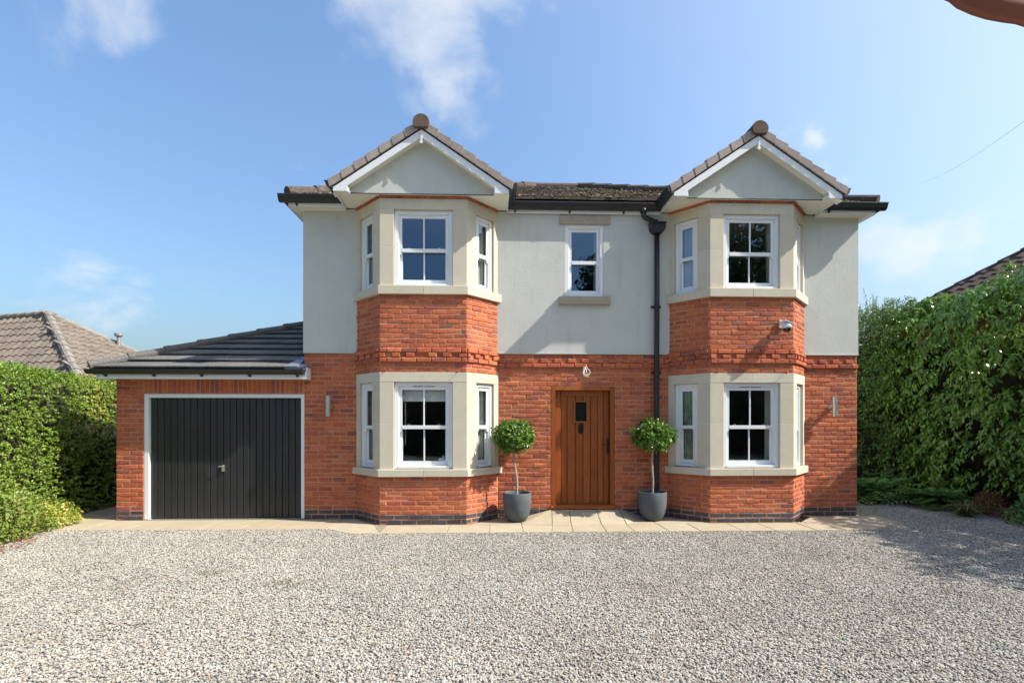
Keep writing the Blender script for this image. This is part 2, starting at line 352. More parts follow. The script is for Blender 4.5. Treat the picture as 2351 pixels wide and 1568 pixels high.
def leaf_mesh(name, pos, axis, nrm, ln, wd, m, parent=None, fold=.25, curl=.0, rnd=None, kind=None):
    """Leaves as folded blades of four triangles: two halves, bent along the length."""
    n = len(pos); axis = unit(axis); side = unit(np.cross(axis, nrm)); nn = np.cross(side, axis)
    ln = np.broadcast_to(np.asarray(ln, float), (n,))[:, None]; wd = np.broadcast_to(np.asarray(wd, float), (n,))[:, None]
    base = pos - axis * ln * .5; tip = pos + axis * ln * .5 - nn * ln * curl
    mid = pos + nn * ln * curl * .35
    lft = pos - side * wd * .5 + nn * wd * fold - axis * ln * .05; rgt = pos + side * wd * .5 + nn * wd * fold - axis * ln * .05
    V = np.stack([base, rgt, tip, lft, mid], 1).reshape(-1, 3)
    o = np.arange(n)[:, None] * 5
    T = np.concatenate([o + np.array([[0, 1, 4]]), o + np.array([[1, 2, 4]]), o + np.array([[4, 2, 3]]), o + np.array([[0, 4, 3]])], 1).reshape(-1, 3)
    r = RNG.random(n) if rnd is None else rnd
    ob = np_mesh(name, V, T, np.repeat(r, 4), m, parent)
    if kind: ob['kind'] = kind
    return ob


def shoots(name, base, nrm, nleaf, slen, ln, wd, m, parent, seed, droop=.3, up=.5, spread_=.6, tone=None, stem='wood', curl=.12, fold=.25):
    """Leafy shoots: leaves set alternately along short curved stems that start at base; young leaves at the tips are paler."""
    rng = np.random.default_rng(seed); n = len(base)
    d = unit(nrm * 1.0 + np.array([0, 0, up]) + rng.normal(size=(n, 3)) * spread_)
    a = unit(np.cross(d, rng.normal(size=(n, 3)))); b = np.cross(d, a)
    L = (slen * rng.uniform(.45, 1.35, n) * np.where(rng.random(n) < .06, 1.7, 1))[:, None]
    P = []; A = []; Nn = []; S = []; C = []
    tone = rng.random(n) if tone is None else tone
    sz = rng.uniform(.75, 1.2, n); ph0 = rng.random(n) * 6.28
    for j in range(nleaf):
        t = .12 + .88 * (j + rng.random(n) * .6) / nleaf
        t = t[:, None]
        p = base + d * L * t + np.array([0, 0, -1.]) * droop * L * t ** 2
        tg = unit(d + np.array([0, 0, -2.]) * droop * t)
        ph = ph0 + j * 2.4
        rad = a * np.cos(ph)[:, None] + b * np.sin(ph)[:, None]
        k = 1.0 - .55 * t
        ax = unit(rad * (.35 + .6 * k) + tg * .75 + np.array([0, 0, -droop * .6]) + rng.normal(size=(n, 3)) * .15)
        l = ln * sz * (1.1 - .55 * np.abs(t[:, 0] - .45)) * rng.uniform(.8, 1.15, n)
        P.append(p + ax * (l * .45)[:, None]); A.append(ax); S.append(l)
        Nn.append(unit(nrm * .55 + np.array([0, 0, .9]) + rng.normal(size=(n, 3)) * .35))
        C.append(np.clip(tone * .5 + .42 * t[:, 0] ** 1.5 + rng.normal(0, .09, n), .01, .985))
    P = np.concatenate(P); S = np.concatenate(S); keep = P[:, 2] > .02
    leaf_mesh(name, P[keep], np.concatenate(A)[keep], np.concatenate(Nn)[keep], S[keep], S[keep] * wd / ln, m, parent, curl=curl, fold=fold, rnd=np.concatenate(C)[keep], kind='stuff')


def vnoise(p, seed=0):
    """Smooth value noise in 3-D, 0..1."""
    i = np.floor(p).astype(np.int64); f = p - i; f = f * f * (3 - 2 * f)
    def h(a):
        x = (a[:, 0] * 374761393 + a[:, 1] * 668265263 + a[:, 2] * 2147483647 + seed * 974711) & 0xFFFFFFFF
        x = ((x ^ (x >> 13)) * 1274126177) & 0xFFFFFFFF
        return ((x ^ (x >> 16)) & 0xFFFF) / 65535.0
    out = 0
    for dx in (0, 1):
        for dy in (0, 1):
            for dz in (0, 1):
                w = (f[:, 0] if dx else 1 - f[:, 0]) * (f[:, 1] if dy else 1 - f[:, 1]) * (f[:, 2] if dz else 1 - f[:, 2])
                out = out + w * h(i + np.array([dx, dy, dz]))
    return out


def fbm(p, seed=0, oct=3):
    s = 0; a = .5; t = 0
    for k in range(oct):
        s = s + a * vnoise(p * 2 ** k, seed + k); t += a; a *= .5
    return s / t


# ------------------------------------------------------------------ the ground
g = MB(); g.box(-400, 400, -400, 400, -.30, -.06); tag(g.build('ground', 'ground'), kind='structure')
g = MB(); g.box(-9.5, 9.6, -14, 9, -.058, -.018); tag(g.build('gravel_bed', 'bed'), kind='structure')

# ------------------------------------------------------------------ the house
house = tag(empty('house', (1.47, 0, 0)), 'detached two storey house of red brick and pale green render with twin gabled bays', 'house')
XL, XR = -3.05, 6.0
BAYS = (-1.085, 3.975)                                   # bay centres
HW, HF, PJ = 1.14, .657, .50                             # half widths at wall and front, projection
GSOF = 4.965                                             # underside of the gables
SOF = 4.95                                               # soffit level


def bay_line(c, off=0.0):
    """The bay's outline in plan, pushed outwards by off: wall left, front left, front right, wall right."""
    a = math.atan2(PJ, HW - HF); k = math.tan((math.pi / 2 - (math.pi / 2 - a)) / 2)
    dx = off * k
    fl = (c - HF - dx, -PJ - off); fr = (c + HF + dx, -PJ - off)
    w = off / math.sin(a)
    return [(c - HW - w, 0), fl, fr, (c + HW + w, 0)]


def facets(c, off=0.0):
    p = bay_line(c, off); out = []
    for i in range(3):
        a, b = p[i], p[i + 1]; L = math.hypot(b[0] - a[0], b[1] - a[1]); u = ((b[0] - a[0]) / L, (b[1] - a[1]) / L)
        out.append((a, u, (-u[1], u[0]), L))
    return out


def lay(L, z0, rows, pitch, phase=0, opens=(), bl=.225, joint=.010):
    out = []
    for r in range(rows):
        za, zb = z0 + r * pitch + joint / 2, z0 + (r + 1) * pitch - joint / 2
        s = -(bl / 2 if (r + phase) % 2 else 0) + (0 if (r + phase) % 2 else 0)
        ivs = [(0, L)]
        for (a, b, c, d) in opens:
            if za < d and zb > c:
                n = []
                for (p, q) in ivs:
                    if b <= p or a >= q: n.append((p, q)); continue
                    if a > p: n.append((p, a))
                    if b < q: n.append((b, q))
                ivs = n
        while s < L:
            e = s + bl - joint
            for (p, q) in ivs:
                a, b = max(s, p), min(e, q)
                if b - a > .03: out.append((a, b, za, zb, r))
            s += bl
    return out


# brick meshes shared by the bricks that are objects of their own
BR = {}
def brick_mesh(kind, ln, h, mname):
    key = (kind, round(ln, 3), round(h, 3), mname)
    if key not in BR:
        BR[key] = []
        for i in range(7 if ln > .15 else 3):
            b = MB(); b.brick((0, 0), (1, 0), (0, 1), 0, ln, 0, h, r=0)
            me = bpy.data.meshes.new('brick'); me.from_pydata(b.v, [], b.f)
            at = me.attributes.new('rnd', 'FLOAT', 'FACE'); at.data.foreach_set('value', b.r)
            me.materials.append(M[mname]); BR[key].append(me)
    return random.choice(BR[key])


def brick_obj(parent, o, ux, uy, a, b, za, zb, mname='brick', dy=0):
    me = brick_mesh('b', round((b - a) * 50) / 50, zb - za, mname)
    base = round((b - a) * 50) / 50
    mw = Matrix(((ux[0] * (b - a) / base, uy[0], 0, o[0] + ux[0] * a + uy[0] * dy), (ux[1] * (b - a) / base, uy[1], 0, o[1] + ux[1] * a + uy[1] * dy), (0, 0, 1, za), (0, 0, 0, 1)))
    return link('brick', me, parent, mw)


# --- wall cores (mortar behind the bricks, 8 mm back)
REC = .006
wall = MB()
BRT = 2.65
for (a, b, z0, z1) in ((XL, -1.085 - 1.06, 0, BRT), (-1.085 + 1.06, .905, 0, BRT), (.905, 1.955, 2.131, BRT), (1.955, 3.975 - 1.06, 0, BRT), (3.975 + 1.06, XR, 0, BRT)):
    wall = MB(); wall.box(a, b, REC, .25, z0, z1, .5); wall.build('front_wall', 'mortar', house)
side = MB(); side.box(XL, XL + .25, .252, 8, 0, SOF, .5); side.box(XR - .25, XR, .252, 8, 0, SOF, .5); side.box(XL + .252, XR - .252, 7.75, 8, 0, SOF, .5)
side.build('side_wall', 'render', house)
# --- render panels of the upper storey
rd = MB()
rd.box(XL - .012, -1.085 - HW + .02, -.014, .249, BRT, SOF, 0); rd.build('render_panel', 'render', house); rd = MB()
rd.box(3.975 + HW - .02, XR + .012, -.014, .249, BRT, SOF, 0)
rd.build('render_panel', 'render', house)
rd = MB()
cx0, cx1, cz0, cz1 = 1.139, 1.764, 3.58, 4.752
xa, xb = -1.085 + HW - .02, 3.975 - HW + .02
rd.box(xa, cx0, -.014, .249, BRT, SOF, 0); rd.box(cx1, xb, -.014, .249, BRT, SOF, 0)
rd.box(cx0, cx1, -.014, .249, BRT, cz0, 0); rd.box(cx0, cx1, -.014, .249, cz1, SOF, 0)
rd.build('render_panel', 'render', house)
# bell drip under the render
for (a, b) in ((XL - .012, -1.085 - HW + .0), (xa + .02, xb - .02), (3.975 + HW, XR + .012)):
    d = MB(); d.box(a, b, -.024, -.0145, BRT, BRT + .02, 0); d.build('drip_bead', 'render', house)

# --- bay cores, bricks and stones
ZB = ((.147, .722), (2.305, 3.475))                       # brick zones of the bays
ZW = (((.722, .832), .845, 2.155, (2.155, 2.305), 1.518), ((3.475, 3.604), 3.618, 4.765, (4.765, 4.93), 4.205))   # sill, window, head, middle joint
SIDE_A, SIDE_B = .20, .59                                 # side window along its facet, measured from the front corner
FW = .444                                                 # half width of the front window
rest = MB(); rest_blue = MB()
kept = []
bays = []
for bi, c in enumerate(BAYS):
    bay = None
    for (z0, z1) in ((0, .722), (2.305, 3.475), (4.93, GSOF)):
        core = MB(); po = bay_line(c, -REC); pi = bay_line(c, -.16)
        core.prism([po[0], po[1], po[2], po[3]] + pi[::-1], z0, z1, .5)
        o = core.build('bay_wall' if bay else 'bay_window', 'mortar', bay or house)
        bay = bay or o
    bays.append(bay)
    for fi, (o, u, w, L) in enumerate(facets(c)):
        front = fi == 1
        # blue engineering plinth, two courses
        for (a, b, za, zb, r) in lay(L, 0, 2, .0735, phase=1):
            if front: kept.append((bay, o, u, w, a, b, za, zb, 'blue_brick', 0))
            else: rest_blue.brick(o, u, w, a, b, za, zb)
        for (a, b, za, zb, r) in lay(L, .147, 8, .0719, phase=fi):
            if front: kept.append((bay, o, u, w, a, b, za, zb, 'brick', 0))
            else: rest.brick(o, u, w, a, b, za, zb)
        pt = (3.475 - 2.305) / 16
        for (a, b, za, zb, r) in lay(L, 2.305, 16, pt, phase=fi):
            if r == 3:                                    # dentil course
                continue
            dy = -.03 if r in (2, 4) else 0
            if front: kept.append((bay, o, u, w, a, b, za, zb, 'brick', dy))
            else: rest.brick(o, u, w, a, b, za, zb, dy=dy, depth=.07)
        za, zb = 2.305 + 3 * pt + .004, 2.305 + 4 * pt - .004
        if front:
            n = 6; wgap = .075; dent = [(0, .05)]
            cuts = [.085, .305, .53, .60, .755, .975, 1.19]
            pieces = [(0, .075), (.165, .26), (.35, .505), (.0, .0)]
            pieces = [(0, .085), (.185, .31), (.40, .525), (.735, .86), (.955, 1.08), (1.20, L)]
        else:
            pieces = [(0, .06), (.16, .26), (.36, .46), (.56, L)]
        for (a, b) in pieces:
            if front: kept.append((bay, o, u, w, a, b, za, zb, 'brick', -.03))
            else: rest.brick(o, u, w, a, b, za, zb, dy=-.03, depth=.08)
        for (a, b) in zip([p[1] for p in pieces[:-1]], [p[0] for p in pieces[1:]]):
            rest.brick(o, u, w, a, b, za, zb, dy=.003)     # the recessed backs
        # brick strip above the head stones
        for (a, b, za, zb, r) in lay(L, 4.93, 1, GSOF - 4.93 + .03, phase=fi):
            rest.brick(o, u, w, a, b, za, min(zb, GSOF), dy=-.03)
    # stone frames
    for (sill, w0, w1, head, mid) in ZW:
        jo = MB()
        po = bay_line(c, .0 - .006); pi = bay_line(c, -.15)
        # pale joint filler behind the stones: piers only
        for fi, (o, u, w, L) in enumerate(facets(c)):
            q = lambda a, y: (o[0] + u[0] * a + w[0] * y, o[1] + u[1] * a + w[1] * y)
            if fi == 1: piers = [(0, L / 2 - FW), (L / 2 + FW, L)]
            elif fi == 2: piers = [(0, SIDE_A), (SIDE_B, L)]
            else: piers = [(0, L - SIDE_B), (L - SIDE_A, L)]
            for (a, b) in piers:
                T = Matrix(((u[0], w[0], 0, o[0]), (u[1], w[1], 0, o[1]), (0, 0, 1, 0), (0, 0, 0, 1)))
                jb = MB(T); jb_r = 0
                jo.T = T; jo.box(a + .004, b - .004, .0012, .11, sill[1], head[0], 0)
                for (z0, z1) in ((sill[1] + .003, mid - .004), (mid + .004, head[0] - .004)):
                    sb = MB(T); sb.box(a + .0005, b - .0005, .0, .10, z0, z1, 0); sb.build('stone_block', 'stone', bay, bevel=.003)
            # head stones
            n = 2 if fi == 1 else 1
            for k in range(n):
                T = Matrix(((u[0], w[0], 0, o[0]), (u[1], w[1], 0, o[1]), (0, 0, 1, 0), (0, 0, 0, 1)))
                sb = MB(T); sb.box(L * k / n + (.0025 if k else .0005), L * (k + 1) / n - (.0025 if k < n - 1 else .0005), -.002, .13, head[0] + .0005, head[1] - .003, 0); sb.build('stone_block', 'stone', bay, bevel=.003)
            jo.T = Matrix(((u[0], w[0], 0, o[0]), (u[1], w[1], 0, o[1]), (0, 0, 1, 0), (0, 0, 0, 1)))
            jo.box(.004, L - .004, .0, .12, head[0] + .002, head[1] - .002, 0)
        jo.T = None
        jo.build('mortar_joint', 'joint', bay)
        # sill, proud of the wall, mitred in plan, two stones on the front
        po = bay_line(c, .045); pi = bay_line(c, -.15)
        mo = ((po[1][0] + po[2][0]) / 2, po[1][1]); mi = ((pi[1][0] + pi[2][0]) / 2, pi[1][1])
        g1 = .002
        for poly in ([po[0], po[1], pi[1], pi[0]], [po[1], (mo[0] - g1, mo[1]), (mi[0] - g1, mi[1]), pi[1]], [(mo[0] + g1, mo[1]), po[2], pi[2], (mi[0] + g1, mi[1])], [po[2], po[3], pi[3], pi[2]]):
            sb = MB(); sb.prism(poly, sill[0], sill[1], 0); sb.build('stone_sill', 'stone', bay, bevel=.005)

# --- main wall bricks
PIT = (BRT - .147) / 34
wall_runs = ((XL, -1.085 - HW, 0), (-1.085 + HW, 3.975 - HW, 1), (3.975 + HW, XR, 0))
for (a0, a1, ph) in wall_runs:
    L = a1 - a0; o = (a0, 0); u = (1, 0); w = (0, 1)
    opens = [(.905 - a0, 1.955 - a0, 0, 2.131)] if ph else []
    for (a, b, za, zb, r) in lay(L, 0, 2, .0735, phase=1, opens=opens): rest_blue.brick(o, u, w, a, b, za, zb)
    for (a, b, za, zb, r) in lay(L, .147, 34, PIT, phase=0, opens=opens):
        if r == 32 and a0 > -3: continue
        rest.brick(o, u, w, a, b, za, zb, dy=-.03 if r == 31 and a0 > -3 else 0, depth=.08)
    if a0 > -3:                                           # dentils below the render
        za, zb = .147 + 32 * PIT + .004, .147 + 33 * PIT - .004
        s = .0; k = 0
        while s < L - .05:
            b = min(L, s + .125); rest.brick(o, u, w, s + .003, b, za, zb, dy=-.03, depth=.08)
            g1 = min(L, b + .1); 
            if g1 > b + .02: rest.brick(o, u, w, b, g1, za, zb, dy=.003)
            s += .225
# the bricks that read largest are objects; everything further becomes one part
kept.sort(key=lambda k: -(k[5] - k[4]))
for i, k in enumerate(kept):
    (bay, o, u, w, a, b, za, zb, mn, dy) = k
    if i < 298: brick_obj(bay, o, u, w, a, b, za, zb, mn, dy)
    else: (rest if mn == 'brick' else rest_blue).brick(o, u, w, a, b, za, zb, dy=dy, depth=.07)
tag(rest.build('brickwork', 'brick', house), kind='stuff')
tag(rest_blue.build('plinth_brickwork', 'blue_brick', house), kind='stuff')

# --- interiors
inn = MB()
inn.box(XL + .252, XR - .252, .252, 7.7, .0, .06, 0); inn.box(XL + .252, XR - .252, .252, 7.7, 2.52, 2.72, 0)
for c in BAYS:
    p = bay_line(c, -.165); inn.prism(p[:1] + p[1:3] + p[3:] + [(c + HW - .2, .25), (c - HW + .2, .25)], 0, .058, 0)
    inn.prism([p[0], p[1], p[2], p[3], (c + HW - .2, .25), (c - HW + .2, .25)], 2.53, 2.71, 0)
inn.build('floor_slab', 'carpet', house)
inn = MB(); inn.box(XL + .252, XR - .252, .252, 7.7, SOF - .03, SOF + .02, 0); inn.box(XL + .26, XR - .26, 4.2, 4.3, .06, SOF - .03, 0)
for x in (.45, 2.35): inn.box(x, x + .1, .27, 4.2, .06, 2.52, 0); inn.box(x, x + .1, .27, 4.2, 2.72, SOF - .03, 0)
inn.build('partition_wall', 'plaster', house)


# --- windows
def window(T, w, h, bars, vent, parent=house):
    """Sliding sash window in frame T (x along, y inwards, z up, origin bottom left). Two sashes, horns, glazing bars, panes."""
    fw = .055
    f = MB(T)
    f.box(0, fw, 0, .075, 0, h, 0); f.box(w - fw, w, 0, .075, 0, h, 0); f.box(fw, w - fw, 0, .075, h - .055, h, 0); f.box(fw, w - fw, -.012, .075, 0, .035, 0)
    f.box(fw, fw + .016, .014, .075, .035, h - .055, 0); f.box(w - fw - .016, w - fw, .014, .075, .035, h - .055, 0); f.box(fw + .016, w - fw - .016, .014, .075, h - .07, h - .055, 0)
    frame = f.build('window', 'white', parent, bevel=.004)
    zm = .035 + (h - .07 - .035) * .49
    x0, x1 = fw + .016, w - fw - .016
    st = .04 if bars else .036
    # upper sash, outermost
    s = MB(T); y0, y1 = .020, .045
    zt = h - .07
    s.box(x0, x0 + st, y0, y1, zm - .028, zt, 0); s.box(x1 - st, x1, y0, y1, zm - .028, zt, 0)
    s.box(x0 + st, x1 - st, y0, y1, zt - .042, zt, 0); s.box(x0 + st, x1 - st, y0 - .004, y1, zm - .028, zm + .028, 0)
    if bars:
        xm = (x0 + x1) / 2; s.box(xm - .011, xm + .011, y0 + .004, y1 - .004, zm + .028, zt - .042, 0)
    # run-through horns under the meeting rail
    for sx, d in ((x0, 1), (x1, -1)):
        s.prism([(sx, zm - .028), (sx + d * st, zm - .028), (sx + d * st * .8, zm - .055), (sx + d * st * .35, zm - .075), (sx, zm - .08)][::d], y0, y1 - .002, 0, axis='y')
    up = s.build('sash', 'white', frame, bevel=.003)
    # lower sash, set back
    s = MB(T); y2, y3 = .050, .072
    zb = .036
    s.box(x0, x0 + st + .004, y2, y3, zb, zm + .02, 0); s.box(x1 - st - .004, x1, y2, y3, zb, zm + .02, 0)
    s.box(x0 + st + .004, x1 - st - .004, y2, y3, zb, zb + .07, 0); s.box(x0 + st + .004, x1 - st - .004, y2, y3, zm - .02, zm + .02, 0)
    if bars: s.box(xm - .011, xm + .011, y2 + .003, y3 - .003, zb + .07, zm - .02, 0)
    lo = s.build('sash', 'white', frame, bevel=.003)
    ga, gb = x0 + st - .003, x1 - st + .003
    cols = [(ga, xm), (xm, gb)] if bars else [(ga, gb)]
    for (a, b) in cols:
        for (za, zb2, y) in ((zm + .026, zt - .04, (y0 + y1) / 2), (zb + .068, zm - .019, (y2 + y3) / 2)):
            p = MB(T); n = p.P([(a, y, za), (b, y, za), (b, y, zb2), (a, y, zb2)]); p.F([(0, 1, 2, 3)], n, 0)
            p.build('pane', 'glass', frame)
    if bars or vent:
        xm = w / 2
        if vent == 'canopy':
            v = MB(T); v.prism([(-.012, h - .058), (.02, h - .068), (.02, h - .05), (.004, h - .046)], xm - w * .22, xm + w * .22, 0, axis='x'); v.build('trickle_vent', 'white', frame)
        elif vent == 'slots':
            v = MB(T)
            for (a, b) in ((-.165, -.012), (.012, .165)): v.box(xm + a, xm + b, .010, .03, h - .066, h - .058, 0)
            v.build('trickle_vent', 'dark', frame)
    # sash lifts / catches
    if bars:
        k = MB(T)
        for x in (x0 + .14, x1 - .14): k.box(x - .02, x + .02, y0 + .03, y0 + .055, zm + .028, zm + .04, 0); k.box(x - .006, x + .006, y0 + .03, y0 + .05, zm + .04, zm + .058, 0)
        k.build('sash_catch', 'chrome', frame)
    return frame


def frameT(o, u, w, a, dy, z):
    return Matrix(((u[0], w[0], 0, o[0] + u[0] * a + w[0] * dy), (u[1], w[1], 0, o[1] + u[1] * a + w[1] * dy), (0, 0, 1, z), (0, 0, 0, 1)))


for bi, c in enumerate(BAYS):
    for wi, (sill, w0, w1, head, mid) in enumerate(ZW):
        w0 = sill[1] + .012
        for fi, (o, u, w, L) in enumerate(facets(c)):
            if fi == 1: a, b = L / 2 - FW, L / 2 + FW
            elif fi == 2: a, b = SIDE_A, SIDE_B
            else: a, b = L - SIDE_B, L - SIDE_A
            window(frameT(o, u, w, a + .003, .038, w0), b - a - .006, head[0] - w0 - .003, fi == 1, 'slots' if wi == 0 and fi == 1 else ('canopy' if fi == 1 else None))
# landing window in the middle
window(frameT((0, 0), (1, 0), (0, 1), cx0, -.006, cz0 + .008), cx1 - cx0, cz1 - cz0 - .008, False, 'canopy')
lt = MB(); lt.box(1.047, 1.869, -.045, -.0145, 4.756, 4.89, 0); lt.build('lintel', 'lintel_stone', house, bevel=.004)
ls = MB(); ls.box(1.035, 1.87, -.075, -.0145, 3.452, 3.578, 0); ls.build('stone_sill', 'lintel_stone', house, bevel=.005)

# --- front door
DX0, DX1, DZ0, DZ1 = .91, 1.95, .142, 2.13
fr = MB()
fr.box(DX0, DX0 + .07, .0, .13, DZ0 + .06, DZ1, .2); fr.box(DX1 - .07, DX1, .0, .13, DZ0 + .06, DZ1, .5); fr.box(DX0 + .07, DX1 - .07, .0, .13, DZ1 - .065, DZ1, .8)
frame = fr.build('door_frame', 'oak', house, bevel=.004)
th = MB(); th.prism([(-.055, DZ0), (.14, DZ0), (.14, DZ0 + .06), (.02, DZ0 + .06), (-.055, DZ0 + .04)], DX0 - .005, DX1 + .01, .6, axis='x'); th.build('threshold', 'oak', house, bevel=.004)
da, db, dz0, dz1 = DX0 + .073, DX1 - .073, DZ0 + .066, DZ1 - .068
lf = MB(); lf.box(da, db, .098, .13, dz0, dz1, .3)
door = lf.build('front_door', 'oak', house)
edges = [da, da + .098, da + .20, da + .335, da + .462, da + .585, da + .705, da + .80, db]
wx0, wx1, wz0, wz1 = 1.318, 1.502, 1.565, 1.875
PB = dz1 - .09
for i in range(8):
    a, b = edges[i], edges[i + 1]
    edge = i in (0, 7)
    zt = dz1 if edge else PB
    segs = [(dz0, zt)]
    p = MB()
    parts = []
    if b > wx0 and a < wx1 and not edge:
        if a < wx0: parts.append((a, wx0, dz0, zt))
        if b > wx1: parts.append((wx1, b, dz0, zt))
        m0, m1 = max(a, wx0), min(b, wx1)
        parts += [(m0, m1, dz0, wz0), (m0, m1, wz1, zt)]
        if b <= wx1 or a >= wx0: pass
    else: parts = [(a, b, dz0, zt)]
    rr = random.random()
    for (x0, x1, z0, z1) in parts:
        gl = .0035 if abs(x0 - a) < 1e-6 else 0; gr = .0035 if abs(x1 - b) < 1e-6 else 0
        y0 = .074 if edge else .080
        # plank with V-grooved long edges
        p.prism([(x0 + gl, y0 + (.009 if gl else 0)), (x0 + gl + (.007 if gl else 0), y0), (x1 - gr - (.007 if gr else 0), y0), (x1 - gr, y0 + (.009 if gr else 0)), (x1 - gr, .097), (x0 + gl, .097)] if (gl or gr) else [(x0, y0), (x1, y0), (x1, .097), (x0, .097)], z0, z1, rr)
    p.build('plank', 'oak', door)
tr = MB(); tr.box(edges[1] + .002, edges[7] - .002, .070, .097, PB + .003, dz1, .1); tr.build('top_rail', 'oak', door, bevel=.003)
wf = MB()
wf.box(wx0 - .03, wx0, .060, .0965, wz0 - .03, wz1 + .03, .75); wf.box(wx1, wx1 + .03, .060, .0965, wz0 - .03, wz1 + .03, .75)
wf.box(wx0, wx1, .060, .0965, wz0 - .03, wz0, .75); wf.box(wx0, wx1, .060, .0965, wz1, wz1 + .03, .75)
wf.build('vision_panel_frame', 'oak', door, bevel=.003)
pn = MB(); n = pn.P([(wx0, .085, wz0), (wx1, .085, wz0), (wx1, .085, wz1), (wx0, .085, wz1)]); pn.F([(0, 1, 2, 3)], n, 0); pn.build('pane', 'glass', door)
bk = MB(); bk.box(wx0, wx1, .0965, .0975, wz0, wz1, 0); bk.build('obscured_backing', 'dark', door)
kn = MB(); kx, kz = 1.41, 1.45
kn.prism([(kx, kz - .105), (kx + .038, kz - .06), (kx + .048, kz), (kx + .038, kz + .05), (kx, kz + .085), (kx - .038, kz + .05), (kx - .048, kz), (kx - .038, kz - .06)], .066, .079, 0, axis='y')
kn.tube([(kx + .028 * math.cos(t), .052, kz - .015 + .04 * math.sin(t)) for t in np.linspace(0, 2 * math.pi, 17)], .0075, 6, 0)
kn.build('knocker', 'iron', door)
hd = MB(); hx = 1.855; hd.box(hx - .018, hx + .018, .064, .0735, 1.03, 1.27, 0); hd.tube([(hx, .07, 1.19), (hx, .025, 1.19), (hx - .02, .018, 1.19), (hx - .115, .018, 1.18)], .010, 8, 0); hd.tube([(hx, .07, 1.085), (hx, .058, 1.085)], .013, 8, 0)
hd.build('handle', 'iron', door)

